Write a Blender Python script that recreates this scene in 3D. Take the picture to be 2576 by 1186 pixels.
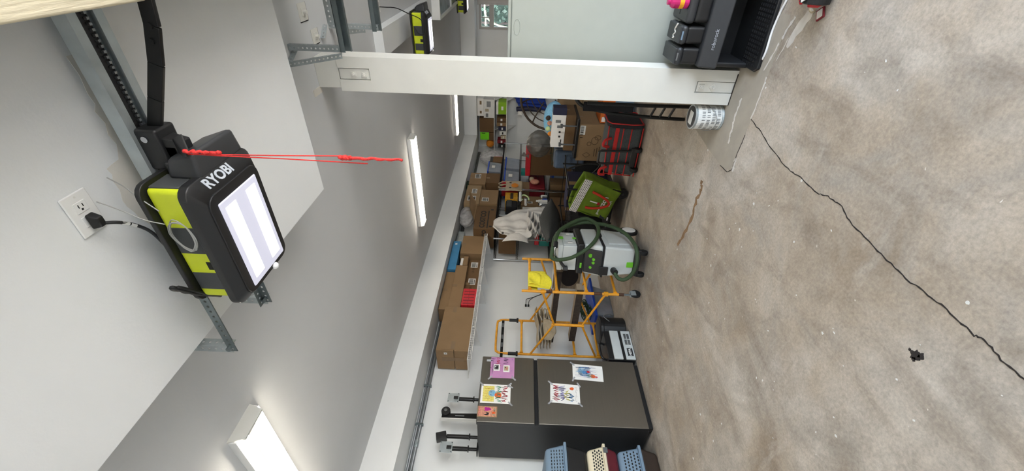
import bpy, bmesh, math, random
from mathutils import Vector, Matrix, Euler
random.seed(7)
for o in list(bpy.data.objects): bpy.data.objects.remove(o, do_unlink=True)
S = bpy.context.scene
COL = S.collection
# ------------------------------------------------------------------ camera, sky, exposure
CAM_Z = 1.42; F_PX = 1034.6
YAW, PITCH, ROLL = math.radians(-36.092), math.radians(0.401), math.radians(-2.282)
def camera():
    cy, sy, cp, sp = math.cos(YAW), math.sin(YAW), math.cos(PITCH), math.sin(PITCH)
    right = Vector((cy, -sy, 0)); fwd = Vector((sy, cy, 0)); down = Vector((0, 0, -1))
    f2 = fwd*cp - down*sp; d2 = down*cp + fwd*sp
    r3 = right*math.cos(ROLL) + d2*math.sin(ROLL); d3 = d2*math.cos(ROLL) - right*math.sin(ROLL)
    cd = bpy.data.cameras.new('camera'); c = bpy.data.objects.new('camera', cd); COL.objects.link(c)
    cd.sensor_fit = 'HORIZONTAL'; cd.sensor_width = 36; cd.lens = F_PX*36/2576
    cd.clip_start = .02; cd.clip_end = 200
    # the picture was taken upright and is turned a quarter: image right is down in the room
    m = Matrix((d3, r3, -f2)).transposed().to_4x4(); m.translation = (0, 0, CAM_Z)
    c.matrix_world = m; S.camera = c
camera()
SKY_STRENGTH = 3.6
w = bpy.data.worlds.new('sky'); S.world = w; w.use_nodes = True
nt = w.node_tree; bg = nt.nodes['Background']
sky = nt.nodes.new('ShaderNodeTexSky'); sky.sky_type = 'NISHITA'; sky.sun_disc = False
sky.sun_elevation = math.radians(55); sky.sun_rotation = math.radians(200); sky.air_density = 1.0; sky.dust_density = 3.0
mixn = nt.nodes.new('ShaderNodeMix'); mixn.data_type = 'RGBA'; mixn.inputs[0].default_value = .75
nt.links.new(sky.outputs[0], mixn.inputs[6]); mixn.inputs[7].default_value = (.86, .95, 1.05, 1)
nt.links.new(mixn.outputs[2], bg.inputs[0]); bg.inputs[1].default_value = SKY_STRENGTH
# portals at the three open garage doors and the window guide the daylight sampling
DOORS = [(-.85, 2.55)]
DOOR_TOP = 2.35; FRONT_X = 2.6
for a, b in DOORS:
    ld = bpy.data.lights.new('door_daylight', 'AREA'); ld.shape = 'RECTANGLE'; ld.size = DOOR_TOP-.02; ld.size_y = b-a-.02
    lo = bpy.data.objects.new('door_daylight', ld); COL.objects.link(lo); lo.location = (FRONT_X+.1, (a+b)/2, DOOR_TOP/2)
    lo.rotation_euler = (0, math.radians(90), 0); ld.cycles.is_portal = True
sun = bpy.data.lights.new('sun', 'SUN'); sun.energy = 9.0; sun.angle = .01; sun.color = (.97, .98, 1); so = bpy.data.objects.new('sun', sun); COL.objects.link(so)
so.rotation_euler = Vector((-.36, .12, -.85)).to_track_quat('-Z', 'Y').to_euler()   # high sun: lights the drive and a strip of floor just inside the door
TUBE_EMIT = 17.0; OPENER_EMIT = 9.0
S.view_settings.view_transform = 'Standard'; S.view_settings.look = 'None'
S.view_settings.gamma = 1; S.view_settings.use_curve_mapping = False
S.view_settings.exposure = 1.15

# ------------------------------------------------------------------ materials
def srgb(h):
    h = h.lstrip('#'); v = [int(h[i:i+2], 16)/255 for i in (0, 2, 4)]
    return tuple(x/12.92 if x <= .04045 else ((x+.055)/1.055)**2.4 for x in v)
M = {}
def mat(name, hexc, rough=.55, metal=0., var=.08, scale=12., bump=0., bscale=60., emit=0., emitc=None, alpha=1., trans=0., spec=.5, stretch=None, coat=0.):
    m = bpy.data.materials.new(name); m.use_nodes = True; nt = m.node_tree; b = nt.nodes['Principled BSDF']
    c = srgb(hexc); N = nt.nodes.new; L = nt.links.new
    tc = N('ShaderNodeTexCoord'); vec = tc.outputs['Object']
    if stretch:
        mp = N('ShaderNodeMapping'); mp.inputs['Scale'].default_value = stretch; L(vec, mp.inputs[0]); vec = mp.outputs[0]
    if var > 0:
        nz = N('ShaderNodeTexNoise'); nz.inputs['Scale'].default_value = scale; nz.inputs['Detail'].default_value = 5; L(vec, nz.inputs['Vector'])
        mr = N('ShaderNodeMapRange'); mr.inputs[1].default_value = .3; mr.inputs[2].default_value = .7
        mr.inputs[3].default_value = 1-var; mr.inputs[4].default_value = 1+var; L(nz.outputs[0], mr.inputs[0])
        mx = N('ShaderNodeMix'); mx.data_type = 'RGBA'; mx.blend_type = 'MULTIPLY'; mx.inputs[0].default_value = 1
        mx.inputs[6].default_value = (*c, 1); L(mr.outputs[0], mx.inputs[7]); L(mx.outputs[2], b.inputs['Base Color'])
    else: b.inputs['Base Color'].default_value = (*c, 1)
    b.inputs['Roughness'].default_value = rough; b.inputs['Metallic'].default_value = metal
    b.inputs['Specular IOR Level'].default_value = spec
    if coat: b.inputs['Coat Weight'].default_value = coat
    if bump > 0:
        n2 = N('ShaderNodeTexNoise'); n2.inputs['Scale'].default_value = bscale; n2.inputs['Detail'].default_value = 4; L(vec, n2.inputs['Vector'])
        bp = N('ShaderNodeBump'); bp.inputs['Strength'].default_value = bump; bp.inputs['Distance'].default_value = .01; L(n2.outputs[0], bp.inputs['Height']); L(bp.outputs[0], b.inputs['Normal'])
    if emit > 0:
        b.inputs['Emission Color'].default_value = (*(srgb(emitc) if emitc else c), 1); b.inputs['Emission Strength'].default_value = emit
    if trans > 0: b.inputs['Transmission Weight'].default_value = trans
    if alpha < 1: b.inputs['Alpha'].default_value = alpha
    M[name] = m; return m
mat('wall_paint', '#e5e7e7', .75, var=.02, scale=3, bump=.06, bscale=90)
mat('ceiling_paint', '#cdcfd0', .85, var=.02, scale=2, bump=.05, bscale=70)
mat('white_gloss_paint', '#d8d7d0', .45, var=.03, scale=6, bump=.05, bscale=25)
mat('patch_paint', '#dcd8cf', .8, var=.05, scale=9, bump=.1, bscale=30)
mat('stainless', '#8a847b', .36, .9, var=.025, scale=3, stretch=(1, 1, 40))
mat('fridge_side', '#2f2f30', .5, .2, var=.04, scale=40, bump=.08, bscale=220)
mat('black_plastic', '#1c1c1d', .42, var=.05, scale=30)
mat('dark_plastic', '#313234', .45, var=.05, scale=30)
mat('grey_plastic', '#5a5c5e', .5, var=.05)
mat('black_metal', '#141414', .38, .3, var=.05)
mat('black_fabric', '#17171a', .95, var=.2, scale=60, bump=.3, bscale=300)
mat('dark_grey_fabric', '#3b3d3d', .95, var=.15, scale=60, bump=.3, bscale=300)
mat('galvanised', '#b4bcbe', .42, .6, var=.12, scale=14)
mat('fixture_grey', '#46433f', .6, .0, var=.04)
mat('galv_dark', '#7d878a', .4, .8, var=.12, scale=14)
mat('chrome', '#c9ccd0', .15, 1., var=.02)
mat('opener_yellow', '#c9d523', .45, var=.05, scale=20)
mat('opener_grey', '#3c3e3f', .6, var=.06, scale=40, bump=.05)
mat('letter_grey', '#aeb3b9', .5, var=0)
mat('lens_glow', '#8f8f9c', .5, var=0, emit=.26, emitc='#eeeeff')
mat('led_bar', '#ffffff', .5, var=0, emit=1.6, emitc='#fff6ea')
mat('tube_glow', '#fff6df', .5, var=0, emit=TUBE_EMIT, emitc='#fff4e2')
mat('tube_glow_dim', '#fff6df', .5, var=0, emit=TUBE_EMIT*.4, emitc='#fff4e2')
mat('red_cord', '#e0302c', .7, var=.1, scale=90, bump=.4, bscale=300)
mat('black_rubber', '#121213', .6, var=.1, bump=.05)
mat('grey_wire', '#9b9b97', .5, var=.05)
mat('steel_band', '#8f9294', .45, .8, var=.1)
mat('white_plastic', '#e8e8e6', .38, var=.02)
mat('dark_slot', '#1b1a19', .8, var=0)
mat('door_cream', '#d9cfb4', .55, var=.07, scale=5, bump=.25, bscale=16, stretch=(9, 1, 9))
mat('cardboard', '#8a6f4f', .85, var=.06, scale=5, bump=.04, bscale=40)
mat('cardboard_dark', '#674d31', .85, var=.07, scale=5, bump=.04)
mat('cardboard_light', '#967e5e', .85, var=.06, scale=5, bump=.04)
mat('tape', '#7d6344', .4, var=.05)
mat('label_white', '#dcdcd8', .6, var=.03)
mat('ink', '#22201e', .7, var=0)
mat('ink_brown', '#3d2c1b', .8, var=0)
mat('paper', '#eceae6', .8, var=.02)
mat('red_paint', '#c01f2b', .5, var=.1, scale=30)
mat('red_deep', '#7d1622', .6, var=.1)
mat('wine', '#5e1624', .5, var=.08)
mat('brown_dark', '#33261e', .55, var=.1)
mat('blue_box', '#3f83b0', .6, var=.12, scale=8)
mat('blue_fabric', '#1c3b94', .8, var=.2, scale=10, bump=.3, bscale=25)
mat('navy', '#20233f', .6, var=.1)
mat('blue_lid', '#1f49b4', .4, var=.08)
mat('clear_bin', '#9aa3b0', .25, var=.15, scale=6, alpha=.72)
mat('carrier_blue', '#74899c', .5, var=.04, bump=.06, bscale=200)
mat('carrier_cream', '#ddd0b4', .5, var=.04, bump=.06, bscale=200)
mat('scaffold_yellow', '#e09a22', .45, var=.12, scale=25, bump=.05)
mat('rust', '#4d3223', .8, var=.3, scale=40, bump=.2)
mat('cloth_yellow', '#f0df3a', .95, var=.08, scale=40, bump=.4, bscale=160)
mat('cloth_white', '#cfccc8', .95, var=.05, scale=15, bump=.2, bscale=40)
mat('canvas', '#b3a58d', .95, var=.1, scale=20, bump=.3, bscale=90)
mat('wood_grey', '#8d7f6c', .8, var=.2, scale=8, stretch=(1, 14, 14), bump=.15)
mat('dark_beam', '#37302a', .7, var=.3, scale=30, bump=.1)
mat('vac_grey', '#c6cac8', .42, var=.02)
mat('vac_green', '#6fc02f', .45, var=.03)
mat('hose_green', '#33472a', .7, var=.08, scale=40)
mat('cord_green', '#15371f', .6, var=.2)
mat('foam_pink', '#e6b9b6', .85, var=.06, scale=8)
mat('bag_green', '#6f8a1c', .7, var=.15, scale=12, bump=.2, bscale=25)
mat('bag_red', '#d63a20', .7, var=.1)
mat('sheer_plastic', '#c9c9cc', .25, var=.25, scale=14, alpha=.5, bump=.3, bscale=20)
mat('bag_black_sheer', '#6a665f', .25, var=.5, scale=16, alpha=.6, bump=.5, bscale=18)
mat('luggage_black', '#26262a', .9, var=.15, scale=60, bump=.3, bscale=260)
mat('luggage_grey', '#4a4f50', .9, var=.15, scale=60, bump=.3, bscale=260)
mat('luggage_red', '#c42c2a', .8, var=.08, scale=60)
mat('suitcase_blue', '#4a5a70', .7, var=.12, bump=.2, bscale=120)
mat('panel_white', '#a9ada5', .42, var=.02)
mat('pink_bottle', '#c8286f', .2, var=.15, scale=20, alpha=.9)
mat('amber_label', '#f0a91f', .6, var=.05)
mat('window_frame', '#b7b4b0', .5, var=.03)
mat('glass', '#ffffff', .03, var=0, trans=1.)
mat('leaf_dark', '#1b3327', .8, var=.5, scale=6)
mat('pale_green', '#c6dca0', .7, var=.15)
mat('orange_box', '#c8641c', .7, var=.1)
mat('lime_box', '#86b51c', .6, var=.08)
mat('lime_bright', '#7be01f', .5, var=.05)
mat('orange_bag', '#d98420', .7, var=.1)
mat('wicker_brown', '#3a2c20', .6, var=.2)
mat('olive_crate', '#4c4a36', .7, var=.2)
mat('teal', '#1c8078', .6, var=.1)
mat('mustard', '#c99528', .7, var=.25, scale=30)
mat('patch_concrete', '#a39b8e', .85, var=.08, scale=9, bump=.1, bscale=50)
mat('drive_concrete', '#c4beb2', .9, var=.06, scale=3)
mat('white_smear', '#cfcac3', .8, var=.1, scale=20)
mat('tan_filler', '#86694b', .9, var=.2, scale=30)
mat('crack_dark', '#2b2522', .95, var=.1)
mat('pink_card', '#bd86b4', .8, var=.05)
mat('skin_photo', '#c98d74', .7, var=.3, scale=60)
mat('magenta', '#b01a8a', .7, var=.1)
mat('sky_blue', '#7fb7d8', .8, var=.15, scale=60)
mat('crayon_blue', '#4a86b8', .85, var=.3, scale=120)
mat('crayon_orange', '#e0622a', .85, var=.2, scale=120)
mat('crayon_red', '#c85a64', .85, var=.3, scale=120)
mat('crayon_yellow', '#e3d878', .85, var=.2, scale=120)
mat('crayon_violet', '#8d86b4', .85, var=.3, scale=120)
mat('crayon_green', '#5a9a7a', .85, var=.3, scale=120)

def concrete():
    m = bpy.data.materials.new('concrete_floor'); m.use_nodes = True; nt = m.node_tree; b = nt.nodes['Principled BSDF']
    N = nt.nodes.new; L = nt.links.new; tc = N('ShaderNodeTexCoord'); V = tc.outputs['Object']
    def noise(sc, det, ro=.6, st=None, dist=0.):
        n = N('ShaderNodeTexNoise'); n.inputs['Scale'].default_value = sc; n.inputs['Detail'].default_value = det; n.inputs['Roughness'].default_value = ro; n.inputs['Distortion'].default_value = dist
        if st:
            mp = N('ShaderNodeMapping'); mp.inputs['Scale'].default_value = st; mp.inputs['Rotation'].default_value = (0, 0, .5); L(V, mp.inputs[0]); L(mp.outputs[0], n.inputs['Vector'])
        else: L(V, n.inputs['Vector'])
        return n.outputs[0]
    def ramp(f, *st):
        r = N('ShaderNodeValToRGB'); e = r.color_ramp.elements
        while len(e) < len(st): e.new(.5)
        for i, (p, c) in enumerate(st): e[i].position = p; e[i].color = (*c, 1) if len(c) == 3 else c
        L(f, r.inputs[0]); return r.outputs[0]
    def mix(a, c, f, mode='MIX'):
        x = N('ShaderNodeMix'); x.data_type = 'RGBA'; x.blend_type = mode
        if isinstance(f, float): x.inputs[0].default_value = f
        else: L(f, x.inputs[0])
        for i, v in ((6, a), (7, c)):
            if isinstance(v, tuple): x.inputs[i].default_value = (*v, 1)
            else: L(v, x.inputs[i])
        return x.outputs[2]
    W = (1, 1, 1); K = (0, 0, 0)
    base = ramp(noise(1.1, 5, .6, None, .5), (.36, srgb('#9a8b7a')), (.5, srgb('#b3a798')), (.64, srgb('#c4bdb3')))
    grey = ramp(noise(2.3, 6, .65, None, 1.), (.45, K), (.66, W))
    c = mix(base, srgb('#a69e94'), grey)
    dark = ramp(noise(4.5, 7, .7, (1, .45, 1), .6), (.48, K), (.70, (.7, .7, .7)))
    c = mix(c, srgb('#85776a'), dark)
    pale = ramp(noise(7, 6, .7, (.35, 1, 1)), (.56, K), (.76, (.6, .6, .6)))
    c = mix(c, srgb('#c3bcb3'), pale)
    fine = ramp(noise(70, 4, .7), (.3, (.80, .80, .80)), (.7, (1.16, 1.16, 1.16)))
    c = mix(c, fine, 1., 'MULTIPLY')
    speck = ramp(noise(180, 3, .8), (.28, (.72, .70, .68)), (.42, W))
    c = mix(c, speck, .5, 'MULTIPLY')
    mott = ramp(noise(14, 6, .75, None, .8), (.35, (.93, .93, .92)), (.65, (1.08, 1.08, 1.08)))
    c = mix(c, mott, 1., 'MULTIPLY')
    vo = N('ShaderNodeTexVoronoi'); vo.inputs['Scale'].default_value = 6.5; vo.inputs['Randomness'].default_value = 1.
    mp = N('ShaderNodeMapping'); mp.inputs['Scale'].default_value = (1, 1.6, 1); mp.inputs['Rotation'].default_value = (0, 0, .6)
    wn = N('ShaderNodeTexNoise'); wn.inputs['Scale'].default_value = 25; L(V, wn.inputs['Vector'])
    ad = N('ShaderNodeMix'); ad.data_type = 'RGBA'; ad.inputs[0].default_value = .06; L(V, ad.inputs[6]); L(wn.outputs[1], ad.inputs[7]); L(ad.outputs[2], mp.inputs[0]); L(mp.outputs[0], vo.inputs['Vector'])
    fl = ramp(vo.outputs['Distance'], (.035, W), (.05, K))
    pick = ramp(noise(9, 1), (.46, K), (.50, W))
    fm = mix(fl, pick, 1., 'MULTIPLY')
    c = mix(c, srgb('#dedad2'), fm)
    L(c, b.inputs['Base Color'])
    rr = ramp(noise(3, 4), (.3, (.55, .55, .55)), (.7, (.8, .8, .8))); L(rr, b.inputs['Roughness'])
    bp = N('ShaderNodeBump'); bp.inputs['Strength'].default_value = .12; bp.inputs['Distance'].default_value = .01; L(noise(40, 6), bp.inputs['Height']); L(bp.outputs[0], b.inputs['Normal'])
    M['concrete'] = m
concrete()

# ------------------------------------------------------------------ mesh helpers
def wloc(o):
    v = Vector((0, 0, 0))
    while o is not None: v = v + o.location; o = o.parent
    return v
class MB:
    def __init__(s): s.v = []; s.f = []
    def add(s, vs, fs):
        n = len(s.v); s.v += [Vector(p) for p in vs]; s.f += [tuple(i+n for i in f) for f in fs]; return s
    def box(s, lo, hi, rot=None, at=None):
        x0, y0, z0 = lo; x1, y1, z1 = hi
        vs = [Vector(p) for p in ((x0, y0, z0), (x1, y0, z0), (x1, y1, z0), (x0, y1, z0), (x0, y0, z1), (x1, y0, z1), (x1, y1, z1), (x0, y1, z1))]
        if rot is not None:
            R = Euler(rot).to_matrix(); c = Vector(at) if at else (Vector(lo)+Vector(hi))/2
            vs = [R @ (p-c) + c for p in vs]
        return s.add(vs, [(0, 3, 2, 1), (4, 5, 6, 7), (0, 1, 5, 4), (1, 2, 6, 5), (2, 3, 7, 6), (3, 0, 4, 7)])
    def hexa(s, bot, top):
        return s.add(list(bot)+list(top), [(0, 3, 2, 1), (4, 5, 6, 7), (0, 1, 5, 4), (1, 2, 6, 5), (2, 3, 7, 6), (3, 0, 4, 7)])
    def bar(s, p0, p1, a, b, up=(0, 0, 1)):
        p0, p1 = Vector(p0), Vector(p1); d = (p1-p0).normalized(); u = Vector(up); r = d.cross(u)
        if r.length < 1e-4: r = d.cross(Vector((1, 0, 0)))
        r.normalize(); u = r.cross(d); r = r*a/2; u = u*b/2
        return s.hexa([p0-r-u, p0+r-u, p0+r+u, p0-r+u], [p1-r-u, p1+r-u, p1+r+u, p1-r+u])
    def tube(s, pts, r, n=8, closed=False, radii=None, cap=True):
        pts = [Vector(p) for p in pts]; k = len(pts); base = len(s.v); nrm = None
        for i, p in enumerate(pts):
            if closed: t = pts[(i+1) % k]-pts[i-1]
            else: t = pts[min(i+1, k-1)]-pts[max(i-1, 0)]
            t.normalize()
            if nrm is None:
                a = Vector((0, 0, 1)) if abs(t.z) < .9 else Vector((1, 0, 0)); nrm = t.cross(a).normalized()
            else:
                nrm = nrm - t*nrm.dot(t)
                if nrm.length < 1e-5: nrm = t.cross(Vector((.3, .5, .8)))
                nrm.normalize()
            bn = t.cross(nrm); rr = radii[i] if radii else r
            for j in range(n):
                a = 2*math.pi*j/n; s.v.append(p + nrm*(rr*math.cos(a)) + bn*(rr*math.sin(a)))
        for i in range(k if closed else k-1):
            a = base+i*n; b2 = base+((i+1) % k)*n
            for j in range(n): s.f.append((a+j, a+(j+1) % n, b2+(j+1) % n, b2+j))
        if cap and not closed:
            s.f.append(tuple(base+j for j in range(n-1, -1, -1))); s.f.append(tuple(base+(k-1)*n+j for j in range(n)))
        return s
    def cyl(s, p0, p1, r, n=16, r2=None): return s.tube([p0, p1], r, n, radii=[r, r if r2 is None else r2])
    def lathe(s, prof, c=(0, 0, 0), n=24, axis='Z'):
        base = len(s.v); c = Vector(c)
        for r, z in prof:
            for j in range(n):
                a = 2*math.pi*j/n; x, y = r*math.cos(a), r*math.sin(a)
                q = {'Z': (x, y, z), 'X': (z, x, y), 'Y': (y, z, x)}[axis]; s.v.append(c+Vector(q))
        for i in range(len(prof)-1):
            for j in range(n):
                a, b2 = base+i*n+j, base+i*n+(j+1) % n; s.f.append((a, b2, b2+n, a+n))
        s.f.append(tuple(base+j for j in range(n-1, -1, -1))); s.f.append(tuple(base+(len(prof)-1)*n+j for j in range(n)))
        return s
    def prism(s, poly, o, u, v, h):
        """polygon in the plane o + a*u + b*v, pushed along h"""
        o, u, v, h = Vector(o), Vector(u), Vector(v), Vector(h); n = len(poly)
        a = [o+u*p[0]+v*p[1] for p in poly]; b2 = [p+h for p in a]
        return s.add(a+b2, [tuple(range(n-1, -1, -1)), tuple(range(n, 2*n))]+[(i, (i+1) % n, n+(i+1) % n, n+i) for i in range(n)])
    def grid(s, fn, nu, nv):
        base = len(s.v)
        for i in range(nu+1):
            for j in range(nv+1): s.v.append(Vector(fn(i/nu, j/nv)))
        for i in range(nu):
            for j in range(nv):
                a = base+i*(nv+1)+j; s.f.append((a, a+nv+1, a+nv+2, a+1))
        return s
    def build(s, name, m, parent=None, world=True, smooth=False, bevel=0., seg=2, sub=0, solid=0., label=None):
        me = bpy.data.meshes.new(name); off = wloc(parent) if (parent is not None and world) else Vector((0, 0, 0))
        me.from_pydata([tuple(p-off) for p in s.v], [], s.f); me.update()
        bm = bmesh.new(); bm.from_mesh(me); bmesh.ops.recalc_face_normals(bm, faces=bm.faces); bm.to_mesh(me); bm.free()
        me.materials.append(M[m] if isinstance(m, str) else m)
        o = bpy.data.objects.new(name, me); COL.objects.link(o)
        if parent is not None: o.parent = parent
        if smooth:
            for p in me.polygons: p.use_smooth = True
        if solid: q = o.modifiers.new('solid', 'SOLIDIFY'); q.thickness = solid; q.offset = 0
        if bevel:
            q = o.modifiers.new('bevel', 'BEVEL'); q.width = bevel; q.segments = seg; q.limit_method = 'ANGLE'; q.angle_limit = math.radians(40)
            for p in me.polygons: p.use_smooth = True
            if hasattr(me, 'set_sharp_from_angle') and seg == 1: pass
            wn = o.modifiers.new('wn', 'WEIGHTED_NORMAL'); wn.keep_sharp = True
        if sub: q = o.modifiers.new('sub', 'SUBSURF'); q.levels = sub; q.render_levels = sub
        if label: o['label'] = label
        return o
def tag(o, label=None, cat=None, group=None, kind=None):
    if label: o['label'] = label
    if cat: o['category'] = cat
    if group: o['group'] = group
    if kind: o['kind'] = kind
    return o
def thing(name, label, cat, loc=(0, 0, 0), rz=0., group=None):
    o = bpy.data.objects.new(name, None); COL.objects.link(o); o.location = loc; o.rotation_euler = (0, 0, rz); o.empty_display_size = .1
    return tag(o, label, cat, group)
def B(name, lo, hi, m, parent=None, world=True, bevel=0., seg=2, rot=None, label=None):
    return MB().box(lo, hi, rot).build(name, m, parent, world, bevel=bevel, seg=seg, label=label)
def solo(o, label, cat, group=None): return tag(o, label, cat, group)
def copy_tree(o, parent=None):
    c = o.copy(); COL.objects.link(c); c.parent = parent
    for ch in [k for k in bpy.data.objects if k.parent == o]: copy_tree(ch, c)
    return c
def letters(s, o, right, up, size, m, parent, depth=.0008, name='lettering', squash=1., bold=0.):
    cu = bpy.data.curves.new('t', 'FONT'); cu.body = s; cu.size = size; cu.extrude = depth; cu.align_x = 'CENTER'; cu.align_y = 'CENTER'; cu.offset = bold; cu.resolution_u = 3
    to = bpy.data.objects.new('t', cu); COL.objects.link(to); bpy.context.view_layer.update()
    me = bpy.data.meshes.new_from_object(to.evaluated_get(bpy.context.evaluated_depsgraph_get())); bpy.data.objects.remove(to); bpy.data.curves.remove(cu)
    r = Vector(right).normalized(); u = Vector(up).normalized(); n = r.cross(u); off = wloc(parent) if parent is not None else Vector((0, 0, 0))
    for v in me.vertices: v.co = Vector(o)-off + r*(v.co.x*squash) + u*v.co.y + n*v.co.z
    me.name = name; me.materials.clear(); me.materials.append(M[m]); ob = bpy.data.objects.new(name, me); COL.objects.link(ob); ob.parent = parent
    return ob
def spline(pts, n=6, closed=False):
    P = [Vector(p) for p in pts]; k = len(P); out = []
    rng = range(k if closed else k-1)
    for i in rng:
        if closed: a, b, c, d = P[i-1], P[i], P[(i+1) % k], P[(i+2) % k]
        else: a, b, c, d = P[max(i-1, 0)], P[i], P[i+1], P[min(i+2, k-1)]
        for j in range(n):
            t = j/n; out.append(.5*((2*b)+(c-a)*t+(2*a-5*b+4*c-d)*t*t+(3*b-a-3*c+d)*t**3))
    if not closed: out.append(P[-1])
    return out
# ------------------------------------------------------------------ the room
WX, BY, NY, ZC = -4.6, 10.35, -1.7, 2.8
def struct(name, mb, m, **k): return tag(mb.build(name, m, **k), kind='structure')
floor = struct('floor', MB().box((WX-.2, NY-.2, -.15), (FRONT_X+.25, BY+.2, 0)), 'concrete')
tag(B('driveway', (FRONT_X+.25, NY-6, -.2), (14, BY+6, -.02), 'drive_concrete'), kind='structure')
struct('wall_left', MB().box((WX-.15, NY-.15, 0), (WX, BY+.15, ZC+.1)), 'wall_paint')
struct('wall_near', MB().box((WX, NY-.15, 0), (FRONT_X+.2, NY, ZC+.1)), 'wall_paint')
# far wall with its window opening
wx0, wx1, wz0, wz1 = -1.74, -.75, 1.30, 2.42
mb = MB().box((WX, BY, 0), (wx0, BY+.15, ZC+.1)).box((wx1, BY, 0), (FRONT_X+.2, BY+.15, ZC+.1)).box((wx0, BY, 0), (wx1, BY+.15, wz0)).box((wx0, BY, wz1), (wx1, BY+.15, ZC+.1))
struct('wall_far', mb, 'wall_paint')
# front wall with the three garage door openings
mb = MB(); ys = [NY] + [v for d in DOORS for v in d] + [BY]
for i in range(0, len(ys), 2): mb.box((FRONT_X, ys[i], 0), (FRONT_X+.2, ys[i+1], ZC+.1))
for a, b in DOORS: mb.box((FRONT_X, a, DOOR_TOP), (FRONT_X+.2, b, ZC+.1))
struct('wall_front', mb, 'wall_paint')
struct('ceiling', MB().box((WX-.15, NY-.15, ZC), (FRONT_X+.2, BY+.15, ZC+.12)), 'ceiling_paint')
struct('soffit_left', MB().box((WX, NY, 2.48), (-4.12, BY, ZC)), 'wall_paint')
struct('soffit_far', MB().box((-4.12, 9.93, 2.48), (FRONT_X, BY, ZC)), 'wall_paint')
struct('soffit_near', MB().box((-1.22, NY, 2.54), (FRONT_X, 2.06, ZC)), 'wall_paint')
struct('soffit_beam', MB().box((-.965, 4.12, 2.712), (-.725, 9.93, ZC)), 'wall_paint')
# bare filler patch on the near soffit beside the rail
patch = MB(); ring = [(-.27, 1.044), (-.317, 1.05), (-.361, 1.044), (-.39, 1.048), (-.405, 1.036), (-.44, 1.046), (-.47, 1.036), (-.50, 1.044), (-.524, 1.034), (-.538, 1.026), (-.541, 1.0), (-.545, .981), (-.565, .986), (-.581, .978), (-.612, .981), (-.64, .972), (-.661, .974), (-.69, .985), (-.711, .988), (-.75, 1.01), (-.76, 1.1), (-.74, 1.17), (-.27, 1.17)]
patch.prism(ring, (0, 0, 2.5392), (1, 0, 0), (0, 1, 0), (0, 0, .0015)); struct('trim_1', patch, 'patch_paint')

# window, the hedge behind it and a modelled reflection
win = tag(bpy.data.objects.new('window_1', None), kind='structure'); COL.objects.link(win); win.location = (wx0, BY, wz0)
mb = MB()
for a, b in (((wx0, BY-.02, wz0), (wx0+.05, BY+.09, wz1)), ((wx1-.05, BY-.02, wz0), (wx1, BY+.09, wz1)), ((wx0+.05, BY-.02, wz0), (wx1-.05, BY+.09, wz0+.05)), ((wx0+.05, BY-.02, wz1-.05), (wx1-.05, BY+.09, wz1)), ((wx0+.05, BY+.005, 2.09), (wx1-.05, BY+.08, 2.19))): mb.box(a, b)
mb.build('window_frame', 'window_frame', win, bevel=.004)
MB().box((-1.52, BY+.05, 2.19), (-1.495, BY+.075, wz1-.05)).build('glazing_bar', 'window_frame', win)
for z0, z1 in ((wz0+.05, 2.09), (2.19, wz1-.05)): B('pane', (wx0+.05, BY+.055, z0), (wx1-.05, BY+.06, z1), 'glass', win)
hedge = thing('hedge', 'dark green leafy hedge growing outside the window', 'hedge', (-1.2, 12.4, -.02))
rnd = random.Random(3); mb = MB()
for i in range(5200):
    p = Vector((rnd.uniform(-3.2, 1.2), 12.4+rnd.uniform(-.55, .5), rnd.uniform(.0, 4.6))); d = Vector((rnd.gauss(0, 1), rnd.gauss(0, 1), rnd.gauss(.2, 1))).normalized()
    q = d.cross(Vector((rnd.gauss(0, 1), rnd.gauss(0, 1), rnd.gauss(0, 1)))).normalized(); l = rnd.uniform(.07, .16); wd = l*.3
    mb.add([p, p+d*l*.5+q*wd, p+d*l, p+d*l*.5-q*wd], [(0, 1, 2, 3)])
tag(mb.build('foliage', 'leaf_dark', hedge), kind='stuff')
mb = MB()
for i in range(14): x = -3.1+i*.31; mb.tube([(x, 12.4, -.02), (x+rnd.uniform(-.1, .1), 12.4, 2), (x+rnd.uniform(-.2, .2), 12.45, 3.7)], .03, 6)
mb.build('stems', 'brown_dark', hedge)
MB().grid(lambda u, v: (-4.4+6.5*u, 13.0+.15*math.sin(u*40+v*9)*math.sin(v*23+u*11), 5.0*v-.02), 60, 40).grid(lambda u, v: (-4.4+6.5*u, 13.6, 5.0*v-.02), 1, 1).build('hedge_backdrop', 'leaf_dark', hedge)  # added dark backdrop sheets, hide the bright sky behind the leaves
for nm, pts in (('reflection_line', [(-1.80, 11.3, 0), (-1.84, 11.25, 1.0), (-1.82, 11.2, 1.9), (-1.62, 11.2, 2.32), (-1.3, 11.2, 2.36)]),):  # curved reflection in the window, modelled as a pale green tube
    st = MB().tube(spline(pts, 6), .018, 8).build(nm, 'pale_green', smooth=True); solo(st, 'pale green arching reflection line modelled outside the window', 'window reflection')
cur = MB()
def cf(u, v):
    x = -1.24 + u*.75; return (x, BY-.06 + .02*math.sin(u*26), 2.45-v*1.3 if u > .12 else 2.45-v*1.3)
cur.grid(cf, 40, 6); solo(cur.build('curtain', 'cloth_white', smooth=True, solid=.004), 'white curtain drawn to one side of the far window', 'curtain')

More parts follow.
